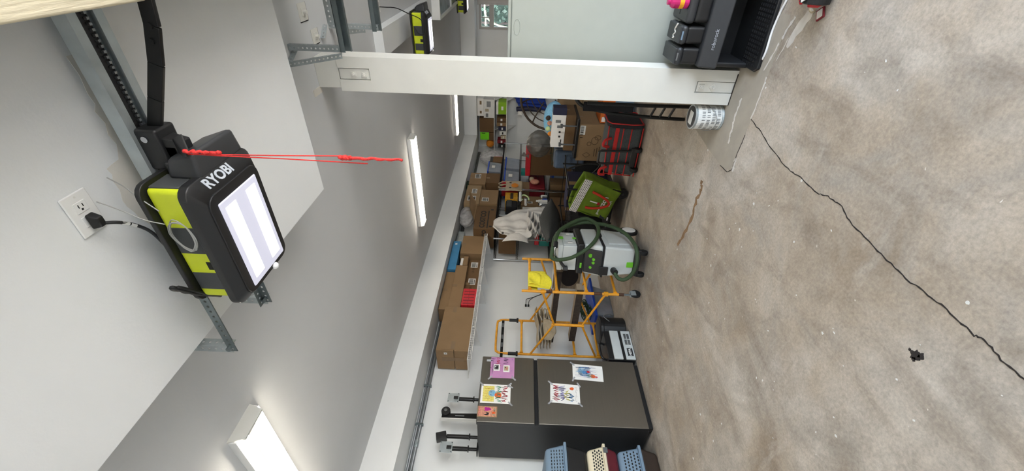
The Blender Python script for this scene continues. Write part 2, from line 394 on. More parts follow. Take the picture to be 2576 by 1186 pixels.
# floor marks: patch around the post foot, paint smears, filler line, the long crack
def strip(name, pts, ws, m, z0=.0, h=.0015, parent=floor):
    mb = MB(); P = [Vector((p[0], p[1], z0)) for p in pts]; L = []; R = []
    for i, p in enumerate(P):
        t = (P[min(i+1, len(P)-1)]-P[max(i-1, 0)]).normalized(); n = Vector((-t.y, t.x, 0)); wv = ws[i % len(ws)] if isinstance(ws, (list, tuple)) else ws
        L.append(p+n*wv/2); R.append(p-n*wv/2)
    k = len(P); up = Vector((0, 0, h))
    vs = L+R+[q+up for q in L]+[q+up for q in R]
    fs = []
    for i in range(k-1): fs += [(2*k+i, 3*k+i, 3*k+i+1, 2*k+i+1), (i, i+1, 2*k+i+1, 2*k+i), (k+i, 3*k+i, 3*k+i+1, k+i+1)]
    fs += [(0, 2*k, 3*k, k), (k-1, 2*k-1, 4*k-1, 3*k-1)]
    mb.add(vs, fs); return mb.build(name, m, parent)
rr = random.Random(5)
def rough_line(pts, n, amp):
    P = [Vector((*p, 0)) for p in pts]; out = []
    for i in range(len(P)-1):
        for j in range(n):
            q = P[i].lerp(P[i+1], j/n); out.append((q.x+rr.uniform(-amp, amp), q.y+rr.uniform(-amp, amp)))
    out.append((P[-1].x, P[-1].y)); return out
MB().prism([(-.30, 2.50), (-.87, 2.50), (-1.12, 2.51), (-1.21, 2.50), (-1.26, 2.62), (-1.25, 2.84), (-1.21, 3.3), (-.30, 3.3)], (0, 0, 0), (1, 0, 0), (0, 1, 0), (0, 0, .0012)).build('concrete_patch', 'patch_concrete', floor)
ck = [(-.87, 2.5), (-.89, 2.36), (-.93, 2.17), (-.95, 1.99), (-.94, 1.88), (-.94, 1.72), (-.92, 1.66), (-.91, 1.58), (-.94, 1.49), (-.95, 1.36), (-.96, 1.23), (-.96, 1.13), (-.95, 1.04), (-.95, .95), (-.95, .88), (-.94, .85), (-.95, .79), (-.95, .72), (-.95, .5), (-.96, .1), (-.95, -.5)]
strip('crack', rough_line(ck, 5, .004), [.005, .0035, .0065, .004, .0055], 'crack_dark', h=.001)
strip('crack', rough_line([(-1.21, 2.5), (-1.25, 2.55), (-1.26, 2.66)], 4, .004), [.006, .004], 'crack_dark', z0=.0012, h=.001)
strip('joint_line', rough_line([(-1.21, 2.5), (-1.12, 2.51), (-.97, 2.5)], 6, .003), [.006, .004], 'crack_dark', z0=.0012, h=.001)
strip('paint_smear', rough_line([(-.87, 2.503), (-.70, 2.50), (-.62, 2.505)], 5, .004), [.01, .015, .008], 'white_smear', z0=.0012, h=.001)
strip('paint_smear', rough_line([(-1.22, 2.49), (-1.13, 2.505)], 5, .008), [.02, .035, .012], 'white_smear', z0=.0012, h=.001)
strip('paint_smear', rough_line([(-1.09, 2.66), (-1.0, 2.68), (-.93, 2.70), (-.80, 2.69)], 6, .008), [.012, .022, .008, .016], 'white_smear', z0=.0012, h=.001)
strip('paint_smear', rough_line([(-.60, 2.56), (-.50, 2.525), (-.44, 2.51)], 4, .004), [.006, .014, .008, .018, .006], 'white_smear', z0=.0012, h=.001)
strip('paint_smear', rough_line([(-.44, 2.42), (-.37, 2.40), (-.30, 2.36), (-.25, 2.33)], 2, .004), [.02, .05, .045, .065, .05, .06], 'white_smear', h=.001)
strip('filler_line', rough_line([(-1.49, 2.86), (-1.53, 2.80), (-1.64, 2.83), (-1.76, 2.81), (-1.97, 2.84), (-2.14, 2.89)], 4, .012), [.03, .045, .02, .035], 'tan_filler', h=.001)
for i, (x, y, r) in enumerate(((-1.15, .96, .018), (-1.135, .945, .012), (-1.165, .955, .008), (-1.15, .985, .005))):
    MB().prism([(r*(1+.35*math.sin(5*a+i))*math.cos(a), r*(1+.3*math.cos(4*a+i))*math.sin(a)) for a in [k*math.pi/8 for k in range(16)]], (x, y, 0), (1, 0, 0), (0, 1, 0), (0, 0, .001)).build('dark_stain', 'crack_dark', floor)

strip('paint_smear', rough_line([(-.42, 2.495), (-.36, 2.48), (-.30, 2.45)], 4, .004), [.012, .022, .01, .02, .008], 'white_smear', z0=.0012, h=.001)
strip('paint_smear', rough_line([(-.52, 2.475), (-.46, 2.455), (-.40, 2.44)], 4, .003), [.004, .008, .005], 'white_smear', h=.001)
# dried paint flecks scattered on the slab
fk_ = random.Random(17); mb = MB()
for i in range(230):
    x, y = fk_.uniform(-3.6, .6), fk_.uniform(.45, 4.3); r = fk_.choice((.003, .004, .005, .007, .01)); e = fk_.uniform(.35, .9); th = fk_.uniform(0, 3.1); n = 8
    if (x < -3.05 and y > 3.0) or (-.95 < x < -.1 and y > 2.5): continue
    pts = []
    for k in range(n): a = 2*math.pi*k/n; q = r*fk_.uniform(.7, 1.2); px_, py_ = q*math.cos(a), q*e*math.sin(a); pts.append((px_*math.cos(th)-py_*math.sin(th), px_*math.sin(th)+py_*math.cos(th)))
    mb.prism(pts, (x, y, 0), (1, 0, 0), (0, 1, 0), (0, 0, .0008))
tag(mb.build('paint_flecks', 'label_white', floor), kind='stuff')
# ------------------------------------------------------------------ things hung overhead
def perf(mb, p0, p1, wid, side, pitch=.024, r=.0052, first=.012):
    """flat perforated strip from p0 to p1, its width along `side`"""
    p0, p1, side = Vector(p0), Vector(p1), Vector(side).normalized(); d = (p1-p0); Ln = d.length; d.normalize(); n = max(1, int(Ln/pitch)); st = Ln/n
    for i in range(n):
        a = p0+d*st*i; b = p0+d*st*(i+1); c = (a+b)/2; h = side*wid/2
        cs = [a-h, b-h, b+h, a+h]; hv = [c+d*(r*math.cos(t))+side*(r*math.sin(t)) for t in [math.radians(-135+45*k) for k in range(8)]]
        fs = [(k, (k+1) % 4, 4+(2*k+2) % 8, 4+(2*k+1) % 8, 4+2*k) for k in range(4)]
        mb.add(cs+hv, fs)
    return mb
def angle_iron(name, p0, p1, s1, s2, m, parent=None, wid=.032):
    mb = MB(); s1, s2 = Vector(s1).normalized(), Vector(s2).normalized(); p0, p1 = Vector(p0), Vector(p1)
    perf(mb, p0+s1*wid/2, p1+s1*wid/2, wid, s1); perf(mb, p0+s2*wid/2, p1+s2*wid/2, wid, s2)
    return mb.build(name, m, parent, solid=.0022)

def opener(label):
    t = thing('garage_door_opener', label, 'door opener', (-.6, 1.065, 2.27), 0, 'garage door openers under the ceiling')
    def fr(lo, hi, z0, z1, e):     # rounded plan frustum
        (x0, y0), (x1, y1) = lo, hi
        def ring(x0, y0, x1, y1, r, z):
            out = []
            for cx, cy, a0 in ((x1-r, y1-r, 0), (x0+r, y1-r, 90), (x0+r, y0+r, 180), (x1-r, y0+r, 270)):
                for k in range(5): a = math.radians(a0+k*22.5); out.append((cx+r*math.cos(a), cy+r*math.sin(a), z))
            return out
        return ring(x0, y0, x1, y1, .035, z1), ring(x0+e, y0+e, x1-e, y1-e, .028, z0)
    def loft(name, rings, m, **k):
        mb = MB(); n = len(rings[0]); vs = [p for r in rings for p in r]
        fs = [tuple(range(n)), tuple(range((len(rings)-1)*n, len(rings)*n))]
        for i in range(len(rings)-1): fs += [(i*n+j, i*n+(j+1) % n, (i+1)*n+(j+1) % n, (i+1)*n+j) for j in range(n)]
        mb.add(vs, fs); return mb.build(name, m, t, world=False, **k)
    rg = lambda x0, y0, x1, y1, z: [(p[0], p[1], z) for p in fr((x0, y0), (x1, y1), 0, 0, 0)[0]]
    bz = loft('bezel', [rg(-.405, -.145, .030, .16, .058), rg(-.405, -.145, .030, .16, .034), rg(-.376, -.124, -.010, .126, .004)], 'black_plastic', bevel=.003)
    pn = loft('lens_panel', [rg(-.374, -.122, -.012, .124, .006), rg(-.374, -.122, -.012, .124, -.001)], 'black_plastic', bevel=.002)
    MB().box((-.358, -.092, -.005), (-.043, .1, .004)).build('lens', 'lens_glow', bz, world=False, bevel=.006)
    for y in (-.05, .055): MB().box((-.335, y-.025, -.0064), (-.065, y+.025, -.004)).build('led_bar', 'led_bar', bz, world=False, bevel=.005)
    MB().lathe([(.013, 0), (.0125, -.006), (.009, -.012), (.003, -.015)], (-.372, .03, .001), 14).build('motion_sensor', 'white_plastic', bz, world=False, smooth=True)
    letters('RYOBI', wloc(t)+Vector((.0108, -.02, .0188)), (0, 1, 0), (.8, 0, .6), .041, 'letter_grey', bz, bold=.0012, squash=1.05, depth=.001)
    bd = MB().box((-.385, -.125, .046), (.02, .135, .162)).build('body', 'opener_yellow', t, world=False, bevel=.018, seg=3)
    for x0, x1 in ((-.20, -.105), (-.345, -.275)):
        MB().box((x0, -.1275, .05), (x1, -.12, .15)).build('side_panel', 'opener_grey', bd, world=False, bevel=.004)
    MB().box((.016, -.115, .066), (.0235, -.04, .15)).build('side_panel', 'opener_grey', bd, world=False, bevel=.003)
    MB().box((-.262, -.1262, .06), (-.232, -.122, .09)).build('latch_slot', 'dark_slot', bd, world=False)
    tp = [(p[0], p[1], .162) for p in fr((-.40, -.14), (.03, .15), 0, 0, 0)[0]]; tq = [(p[0], p[1], .178) for p in tp]
    loft('top_plate', [tq, tp], 'black_plastic', bevel=.003)
    bt = MB().hexa([(.02, -.07, .030), (.10, -.06, .036), (.10, .13, .036), (.02, .14, .030)], [(.02, -.07, .128), (.07, -.045, .130), (.07, .115, .130), (.02, .14, .128)]).build('battery', 'dark_plastic', t, world=False, bevel=.012)
    MB().box((.02, -.05, .126), (.06, .11, .136)).build('battery_latch', 'black_plastic', bt, world=False, bevel=.004)
    return t
op = opener('large lime and black door opener with bright lens and red cord beside it')
op2 = copy_tree(op); op2.location = (-.69, 4.89, 2.425); op2['label'] = 'lime and black door opener with thin black cord, above the tall pale cabinet'
op3 = copy_tree(op); op3.location = (-.76, 8.45, 2.445); op3['label'] = 'small far door opener beyond the glazed overhead panel'

# rail of the near opener
rail = thing('opener_rail', 'grey steel channel rail with chain running from the opener to the door', 'rail', (-.62, 1.075, 2.47))
mb = MB().box((-.63, 1.030, 2.50), (2.5, 1.125, 2.506)).box((-.63, 1.028, 2.468), (2.5, 1.034, 2.506)).box((-.63, 1.121, 2.468), (2.5, 1.127, 2.506)).box((-.63, 1.034, 2.468), (2.5, 1.054, 2.473)).box((-.63, 1.101, 2.468), (2.5, 1.121, 2.473))
mb.build('channel', 'galvanised', rail)
MB().box((-.63, 1.06, 2.484), (2.5, 1.096, 2.499)).build('inner_track', 'black_plastic', rail)
mb = MB()
for i in range(150): x = -.6+i*.0127; mb.box((x, 1.083, 2.476), (x+.0065, 1.091, 2.4835))
tag(mb.build('chain', 'steel_band', rail), kind='stuff')
tr = MB().box((-.575, 1.04, 2.41), (-.455, 1.115, 2.476)).box((-.61, 1.05, 2.375), (-.50, 1.105, 2.43)).box((-.60, 1.06, 2.37), (-.565, 1.1, 2.45)).build('trolley', 'black_plastic', rail, bevel=.008)
MB().hexa([(-.56, 1.05, 2.36), (-.49, 1.05, 2.36), (-.49, 1.09, 2.36), (-.56, 1.09, 2.36)], [(-.55, 1.05, 2.42), (-.48, 1.05, 2.42), (-.48, 1.1, 2.42), (-.55, 1.1, 2.42)]).hexa([(-.485, .945, 2.268), (-.468, .945, 2.268), (-.468, .96, 2.268), (-.485, .96, 2.268)], [(-.53, 1.05, 2.38), (-.48, 1.05, 2.38), (-.48, 1.09, 2.38), (-.53, 1.09, 2.38)]).build('release_lever', 'black_plastic', tr, bevel=.004)
MB().cyl((-.48, 1.034, 2.445), (-.48, 1.118, 2.445), .009, 12).build('pin', 'chrome', tr)
mb = MB(); P = [(-.475, 2.445), (-.38, 2.397), (-.29, 2.352), (-.20, 2.318), (-.12, 2.302), (.02, 2.265)]
for i in range(len(P)-1):
    a, b = P[i], P[i+1]; mb.bar((a[0], 1.08, a[1]), (b[0], 1.08, b[1]), .012, .036)
ar = mb.build('door_arm', 'black_metal', rail, bevel=.002)
for x, z in ((-.235, 2.332), (-.20, 2.319), (-.10, 2.297)): MB().cyl((x, 1.07, z), (x, 1.09, z), .007, 10).build('bolt', 'black_metal', ar)

# open garage door overhead
dr = thing('garage_door', 'cream woodgrain garage door section rolled up overhead', 'garage door', (-.147, .85, 2.3))
for i in range(4):
    x0 = -.147+i*.61; B('door_panel', (x0, -.80, 2.302), (x0+.604, 2.5, 2.345), 'door_cream', dr, bevel=.006)
B('arm_bracket', (-.03, 1.05, 2.235), (.08, 1.11, 2.302), 'black_metal', dr, bevel=.004)

# red release cord
def nr(p): return (p[0]*.866, p[1]*.866, 1.42+(p[2]-1.42)*.866)
rc = thing('release_cord', 'thin red pull cord hanging from the opener trolley', 'cord', (-.47, .953, 1.72))
wob = random.Random(2)
mb = MB(); mb.tube([nr(p) for p in ((-.552, 1.1, 2.402), (-.549, 1.101, 2.31), (-.543, 1.1, 2.1), (-.537, 1.1, 1.93))], .0015, 6).tube([nr(p) for p in ((-.552, 1.104, 2.402), (-.556, 1.108, 2.31), (-.556, 1.104, 2.1), (-.560, 1.102, 1.866))], .0015, 6)
mb.build('cord_strand', 'red_cord', rc, smooth=True)
for z0, z1, r in ((2.30, 2.408, .0045), (1.915, 1.945, .006), (1.76, 1.925, .0034)):
    n = 16; mb = MB().tube([nr((-.543+(.002*math.sin(i*2.1) if z1 > 2 else .0012*math.sin(i)), 1.1+.003*math.cos(i*1.7), z1+(z0-z1)*i/n)) for i in range(n+1)], r, 8, radii=[r*(.7+.6*wob.random()) for i in range(n+1)]); mb.build('knot', 'red_cord', rc, smooth=True)

# perforated hangers of the near opener
hg = thing('opener_hanger', 'grey perforated steel angle bars holding up the big opener', 'bracket', (-1.0, 1.07, 2.44))
angle_iron('support_bar', (-.66, .952, 2.462), (-1.275, .952, 2.462), (0, 0, -1), (0, 1, 0), 'galv_dark', hg)
angle_iron('support_bar', (-.66, 1.205, 2.462), (-1.275, 1.205, 2.462), (0, 0, -1), (0, -1, 0), 'galv_dark', hg)
for y in (.955, 1.205): angle_iron('hanger_strap', (-1.255, y, 2.45), (-1.255, y, 2.80), (0, 1, 0), (-1, 0, 0), 'galvanised', hg)
for y in (.95, 1.2): MB().cyl((-1.255, y-.012, 2.452), (-1.255, y+.012, 2.452), .009, 8).build('bolt', 'galv_dark', hg)

# outlet, power cord and the coil of grey wire
def outlet(name, label, c, r, u, n, group=None):
    c, r, u, n = Vector(c), Vector(r), Vector(u), Vector(n); t = thing(name, label, 'outlet', c, 0, group)
    P = lambda a, b, d: c+r*a+u*b+n*d
    def bx(nm, a0, b0, a1, b1, d0, d1, m, par, bev=0): 
        return MB().hexa([P(a0, b0, d0), P(a1, b0, d0), P(a1, b1, d0), P(a0, b1, d0)], [P(a0, b0, d1), P(a1, b0, d1), P(a1, b1, d1), P(a0, b1, d1)]).build(nm, m, par, bevel=bev)
    pl = bx('plate', -.036, -.058, .036, .058, 0, .006, 'white_plastic', t, .003)
    for s in (-1, 1):
        f = bx('receptacle', -.017, s*.02-.0145, .017, s*.02+.0145, .005, .0078, 'white_plastic', t, .003)
        for dx in (-.006, .006): bx('slot', dx-.0012, s*.02-.001, dx+.0012, s*.02+.008, .0075, .0082, 'dark_slot', f)
        bx('slot', -.0025, s*.02-.009, .0025, s*.02-.004, .0075, .0082, 'dark_slot', f)
    for s in (-1, 1): MB().cyl(P(0, s*.048, .005), P(0, s*.048, .0068), .003, 10).build('screw', 'label_white', t)
    return t
outlet('ceiling_outlet', 'white duplex outlet plate on the near soffit with a black plug', (-.612, .862, 2.54), (0, -1, 0), (1, 0, 0), (0, 0, -1))
outlet('ceiling_outlet', 'white outlet plate on the ceiling with a thin black cord, above the far openers', (-.57, 4.39, 2.80), (0, -1, 0), (1, 0, 0), (0, 0, -1))
pc = thing('extension_cord', 'black power cord with warning tags from soffit outlet to the big opener', 'cord', (-.63, .862, 2.53))
MB().hexa([(-.612, .85, 2.529), (-.656, .85, 2.529), (-.656, .874, 2.529), (-.612, .874, 2.529)], [(-.622, .853, 2.503), (-.650, .855, 2.503), (-.650, .872, 2.503), (-.622, .872, 2.503)]).build('plug', 'black_rubber', pc, bevel=.004)
MB().tube(spline([(-.645, .868, 2.508), (-.656, .888, 2.49), (-.692, .925, 2.487), (-.727, .935, 2.465), (-.804, .942, 2.452), (-.87, .938, 2.448), (-.93, .937, 2.446), (-.96, .945, 2.45)], 6), .0046, 8).build('cable', 'black_rubber', pc, smooth=True)
for k, (a, b) in enumerate((((-.660, .893, 2.4895), (-.674, .908, 2.4885)), ((-.678, .911, 2.4885), (-.690, .922, 2.4875)))): MB().tube([a, b], .0051, 8).build('warning_tag', 'label_white', pc)
MB().tube(spline([(-.884, .878, 2.44), (-.90, .885, 2.452), (-.955, .935, 2.462), (-1.03, 1.0, 2.452), (-1.045, 1.008, 2.44), (-1.02, .985, 2.432), (-.95, .92, 2.43)], 6, True), .0055, 8, closed=True).build('cable_loop', 'black_rubber', pc, smooth=True)
MB().tube(spline([(-.89, .886, 2.434), (-.93, .905, 2.444), (-.975, .95, 2.452), (-1.025, .99, 2.444), (-.98, .95, 2.425)], 6, True), .005, 8, closed=True).build('cable_loop', 'black_rubber', pc, smooth=True)
wr = thing('wire_coil', 'small coil of thin grey wire hanging on the side of the big opener', 'wire', (-.71, .925, 2.36))
for k in range(5):
    j = wob; pts = [(-.675+j.uniform(-.008, .008), .925-.004*k*.4, 2.38+j.uniform(-.006, .006)), (-.72, .93-.002*k, 2.405+j.uniform(-.006, .004)), (-.765+j.uniform(-.01, .006), .925, 2.385), (-.768, .922-.002*k, 2.352+j.uniform(-.008, .004)), (-.73, .92, 2.335+j.uniform(-.004, .006)), (-.685, .923, 2.35)]
    MB().tube(spline(pts, 6, True), .0017, 6, closed=True).build('wire_loop', 'grey_wire', wr, smooth=True)
MB().tube(spline([(-.60, .90, 2.53), (-.63, .905, 2.48), (-.66, .91, 2.44), (-.68, .92, 2.40)], 6), .0017, 6).build('wire_tail', 'grey_wire', wr, smooth=True)
MB().tube(spline([(-.56, .96, 2.53), (-.585, .955, 2.49), (-.60, .935, 2.45), (-.64, .925, 2.40)], 6), .0017, 6).build('wire_tail', 'grey_wire', wr, smooth=True)

# thin cord of the second opener
MBc = MB().tube(spline([(-.58, 4.39, 2.79), (-.585, 4.42, 2.74), (-.60, 4.50, 2.66), (-.66, 4.62, 2.58), (-.72, 4.70, 2.48), (-.80, 4.71, 2.44), (-.86, 4.70, 2.45), (-.86, 4.73, 2.52), (-.80, 4.74, 2.56)], 6), .0045, 7)
c2 = MBc.build('extension_cord', 'black_rubber', smooth=True); solo(c2, 'thin black cord looping down past the second opener', 'cord')

# garage door tracks with their hangers
def track(y, x_end, label, strap_pts):
    t = thing('door_track', label, 'door track', (x_end, y, 2.43), 0, 'galvanised door tracks')
    mb = MB().box((x_end, y-.025, 2.478), (2.5, y+.025, 2.482)).box((x_end, y+.021, 2.43), (2.5, y+.025, 2.48)).box((x_end, y-.025, 2.452), (2.5, y-.021, 2.48)).box((x_end, y+.005, 2.428), (2.5, y+.025, 2.432))
    mb.build('channel', 'galv_dark', t)
    MB().cyl((x_end+.02, y+.018, 2.456), (x_end+.02, y+.034, 2.456), .008, 8).build('bolt', 'galv_dark', t)
    for p0, p1, s1, s2 in strap_pts: angle_iron('hanger_strap', p0, p1, s1, s2, 'galvanised', t)
    return t
t1 = track(2.57, -.58, 'galvanised door track hanging before the white post', [((-.552, 2.57, 2.47), (-.552, 2.57, 2.80), (-1, 0, 0), (0, 1, 0)), ((-.585, 2.56, 2.48), (-.64, 2.53, 2.80), (-1, 0, .1), (0, -1, 0)), ((-.57, 2.66, 2.797), (-.64, 2.50, 2.797), (-1, .3, 0), (0, 0, -1))])
angle_iron('top_angle', (-.43, 2.545, 2.482), (-.2, 2.545, 2.482), (0, 1, 0), (0, 0, 1), 'galvanised', t1, wid=.04)
t2 = track(3.19, -.575, 'galvanised door track hanging behind the white post', [((-.535, 3.19, 2.445), (-.535, 3.19, 2.80), (-1, 0, 0), (0, 1, 0)), ((-.575, 3.19, 2.70), (-.575, 3.30, 2.58), (-1, 0, 0), (0, 1, 1)), ((-.53, 3.1, 2.797), (-.60, 3.02, 2.797), (0, 1, 0), (0, 0, -1))])

# ceiling light fixtures
def fixture(x1, y, label, glow='tube_glow'):
    t = thing('ceiling_light', label, 'light fixture', (x1-.66, y, ZC), 0, 'long ceiling lights'); x0 = x1-1.32
    MB().box((x0+.013, y-.06, 2.778), (x1-.013, y+.06, ZC)).build('housing', 'fixture_grey', t)
    for s in (-1, 1):
        mb = MB(); n = 8; prof = []
        for k in range(n+1): a = math.pi*k/n; prof.append((y+s*.066+.029*math.cos(a), 2.752-.026*math.sin(a)))
        mb.prism(prof, (x0+.012, 0, 0), (0, 1, 0), (0, 0, 1), (1.296, 0, 0)).build('tube_cover', glow, t)
        MB().box((x0+.01, y+s*.1-.004, 2.755), (x1-.01, y+s*.1+.004, ZC)).build('side_rim', 'white_plastic', t)
    for x in (x0, x1-.012): MB().hexa([(x, y-.08, 2.72), (x+.012, y-.08, 2.72), (x+.012, y+.08, 2.72), (x, y+.08, 2.72)], [(x, y-.105, ZC), (x+.012, y-.105, ZC), (x+.012, y+.105, ZC), (x, y+.105, ZC)]).build('end_cap', 'white_gloss_paint', t)
    return t
fixture(-2.06, 1.10, 'twin tube ceiling light with pale end cap above the fridge side of the room')
fixture(-2.07, 4.87, 'slim lit ceiling light near the middle of the grey ceiling')
fixture(-2.18, 8.45, 'farthest lit ceiling light near the back shelf', 'tube_glow_dim')

# glazed panel stored overhead in the last bay
gp = thing('overhead_panel', 'white framed glazed panel hung flat under the far ceiling', 'panel', (-.9, 7.6, 2.6))
mb = MB().box((-1.0, 6.5, 2.60), (-.96, 8.7, 2.79)).box((-.62, 6.5, 2.60), (-.58, 8.7, 2.79))
mb.build('side_rail', 'white_plastic', gp)
for y in (6.5, 7.58, 8.66): B('cross_rail', (-.96, y, 2.60), (-.62, y+.04, 2.79), 'white_plastic', gp)
for y in (6.54, 7.62): B('pane', (-.96, y, 2.625), (-.62, y+1.04, 2.632), 'clear_bin', gp)
# ------------------------------------------------------------------ the white post
post = tag(bpy.data.objects.new('post', None), kind='structure'); COL.objects.link(post); post.location = (-.78, 2.9, 0)
x0, x1, y0, y1, zt = -.894, -.669, 2.835, 2.975, 2.645
rx0, rx1 = -.818, -.742
mb = MB().box((x0, y0+.018, 0), (x1, y1, zt)).box((x0, y0, 0), (rx0, y0+.0182, zt)).box((rx1, y0, 0), (x1, y0+.0182, zt)).box((rx0, y0, .255), (rx1, y0+.0182, 2.435))
mb.build('body', 'white_gloss_paint', post)
for z0, z1, nm in ((.0, .25, 'base_plate'), (2.44, zt, 'top_plate')):
    B(nm, (rx0+.005, y0+.006, z0), (rx1-.005, y0+.019, z1-.006), 'white_gloss_paint', post)
def bolt(x, z, rot, par, y=y0+.006):
    R = rot; h = .026; c = Vector((x, y, z)); a = [(h*math.cos(math.radians(45+90*k+R)), h*math.sin(math.radians(45+90*k+R))) for k in range(4)]
    w_ = MB().prism(a, c, (1, 0, 0), (0, 0, 1), (0, -.004, 0)).build('washer', 'white_gloss_paint', par, bevel=.001)
    MB().cyl(c+Vector((0, -.003, 0)), c+Vector((0, -.013, 0)), .013, 6).build('nut', 'white_gloss_paint', w_, bevel=.001)
    MB().cyl(c+Vector((0, -.012, 0)), c+Vector((0, -.02, 0)), .007, 10).build('bolt_end', 'white_gloss_paint', w_)
bolt(-.782, .215, 0, post); bolt(-.782, .14, 42, post); bolt(-.781, 2.545, 8, post); bolt(-.785, 2.475, -4, post)
mb = MB().box((-.876, 2.84, zt), (-.682, 2.985, ZC)); mb.build('cap_block', 'white_gloss_paint', post, bevel=.004)
B('filler_seam', (-.915, 2.74, ZC-.004), (-.87, 2.86, ZC), 'patch_paint', post)
MB().tube([(x0-.001, y0-.001, .002), (x1-.02, y0-.001, .003)], .004, 6).build('base_joint', 'crack_dark', post)
# bolted steel straps let into the beam over the post
bp_ = tag(bpy.data.objects.new('beam_plates', None), kind='structure'); COL.objects.link(bp_); bp_.location = (-.45, 2.87, ZC)
for (a, b, c, d) in ((-.47, 2.80, -.37, 2.91), (-.62, 2.90, -.53, 3.0)):
    f = B('strap_plate', (a, b, ZC-.004), (c, d, ZC), 'white_gloss_paint', bp_, bevel=.001)
    B('recess_edge', (a-.006, b, ZC-.002), (a, d, ZC), 'dark_slot', bp_); B('recess_edge', (a, d, ZC-.002), (c, d+.006, ZC), 'dark_slot', bp_)
    cx, cy = (a+c)/2, (b+d)/2
    B('washer', (cx-.022, cy-.022, ZC-.008), (cx+.022, cy+.022, ZC-.003), 'white_gloss_paint', f, bevel=.001)
    MB().cyl((cx, cy, ZC-.007), (cx, cy, ZC-.028), .012, 8).build('bolt_end', 'white_gloss_paint', f)

# conduit under the left soffit
cd = thing('conduit', 'pair of grey metal conduits clipped along the wall under the soffit', 'conduit', (-4.58, 2.5, 2.40))
for z, r in ((2.452, .016), (2.415, .018)): MB().cyl((-4.578, NY+.02, z), (-4.578, 9.9, z), r, 12).build('pipe', 'steel_band', cd, smooth=True)
for y in (2.5, 3.0, .8): B('clip', (-4.599, y, 2.385), (-4.556, y+.025, 2.475), 'galv_dark', cd, bevel=.003)
MB().cyl((-4.578, 2.25, 2.415), (-4.578, 2.33, 2.415), .024, 12).build('coupling', 'galvanised', cd)
MB().box((-4.56, 2.27, 2.40), (-4.53, 2.29, 2.425)).build('lug', 'galvanised', cd)
# ------------------------------------------------------------------ fridge and what is on it
fx, fy0, fy1, fh = -3.81, 2.145, 2.915, 1.724
fr = thing('refrigerator', 'tall stainless top-freezer refrigerator with taped drawings on its doors', 'refrigerator', (-4.2, 2.53, 0))
B('cabinet', (-4.52, fy0+.006, .03), (fx-.062, fy1-.006, fh-.008), 'fridge_side', fr, bevel=.006)
for z0, z1, nm in ((1.152, fh, 'freezer_door'), (.045, 1.118, 'fresh_door')):
    d = B(nm, (fx-.058, fy0, z0), (fx-.004, fy1, z1), 'fridge_side', fr, bevel=.006)
    B('steel_skin', (fx-.012, fy0+.002, z0+.004), (fx, fy1-.002, z1-.004), 'stainless', d, bevel=.005, label='brushed stainless front skin')
    if nm == 'fresh_door':
        B('pocket_handle', (fx-.056, fy0+.14, 1.105), (fx-.002, fy1-.03, 1.121), 'black_plastic', d, bevel=.004)
    else:
        B('badge', (fx-.001, 2.845, 1.625), (fx+.002, 2.872, 1.675), 'letter_grey', d)
B('gap_trim', (fx-.07, fy0+.004, 1.116), (fx-.03, fy1-.004, 1.154), 'black_plastic', fr)
B('kick_plate', (fx-.09, fy0+.02, .0), (fx-.03, fy1-.02, .045), 'black_plastic', fr)
B('back_cover', (-4.545, fy0+.02, .03), (-4.52, fy1-.02, fh-.06), 'black_plastic', fr)
for y in (fy0+.05, fy1-.05): MB().cyl((fx-.05, y, 0), (fx-.05, y, .045), .02, 10).build('foot', 'steel_band', fr)

def sheet(name, label, y0, y1, z0, z1, m, cat='paper', tilt=0., group=None, x=fx):
    """sheet taped flat on the fridge; returns a function placing marks on it in 0..1 coordinates"""
    cy, cz = (y0+y1)/2, (z0+z1)/2; t = thing(name, label, cat, (x, cy, cz), 0, group); w_, h_ = abs(y1-y0), abs(z1-z0); ca, sa = math.cos(tilt), math.sin(tilt)
    def P(a, b, d): dy, dz = (a-.5)*w_, (b-.5)*h_; return (x+d, cy+dy*ca-dz*sa, cz+dy*sa+dz*ca)
    k = [0]
    def poly(nm, pts, mm, lift=.0022):
        k[0] += 1; d = lift+k[0]*.00012
        MB().add([P(a, b, d) for a, b in pts]+[P(a, b, d-.0004) for a, b in pts], [tuple(range(len(pts))), tuple(range(2*len(pts)-1, len(pts)-1, -1))]+[(i, (i+1) % len(pts), len(pts)+(i+1) % len(pts), len(pts)+i) for i in range(len(pts))]).build(nm, mm, t)
    def blob(nm, a, b, r1, r2, mm, seed=0, n=14, rough=.25):
        g = random.Random(seed); poly(nm, [(a+r1*(1-rough*g.random())*math.cos(2*math.pi*i/n), b+r2*(1-rough*g.random())*math.sin(2*math.pi*i/n)) for i in range(n)], mm)
    def scrib(nm, a0, b0, a1, b1, mm, n=9, w=.02, seed=0):
        n = int(n*1.8); w *= .7
        g = random.Random(seed); mb = MB(); k[0] += 1; d = .0024+k[0]*.00012; up = True; pts = []
        for i in range(n+1): pts.append((a0+(a1-a0)*i/n+g.uniform(-.06, .06), (b0 if up else b1)+g.uniform(-.05, .05))); up = not up
        for i in range(n):
            p, q = pts[i], pts[i+1]; L = math.hypot(q[0]-p[0], q[1]-p[1]) or 1; nx, ny = -(q[1]-p[1])/L*w/2, (q[0]-p[0])/L*w/2
            mb.add([P(p[0]-nx, p[1]-ny, d), P(q[0]-nx, q[1]-ny, d), P(q[0]+nx, q[1]+ny, d), P(p[0]+nx, p[1]+ny, d)], [(0, 1, 2, 3)])
        mb.build(nm, mm, t)
    poly('sheet_face', [(0, 0), (1, 0), (1, 1), (0, 1)], m, .0012)
    return t, poly, blob, scrib, P
def tapes(t, P, cs):
    for a, b, r in cs:
        c = Vector(P(a, b, .0035)); d = Vector((0, math.cos(r), math.sin(r))); MB().bar(c-d*.03, c+d*.03, .0005, .018, up=Vector((0, -math.sin(r), math.cos(r)))).build('tape_strip', 'sheer_plastic', t)
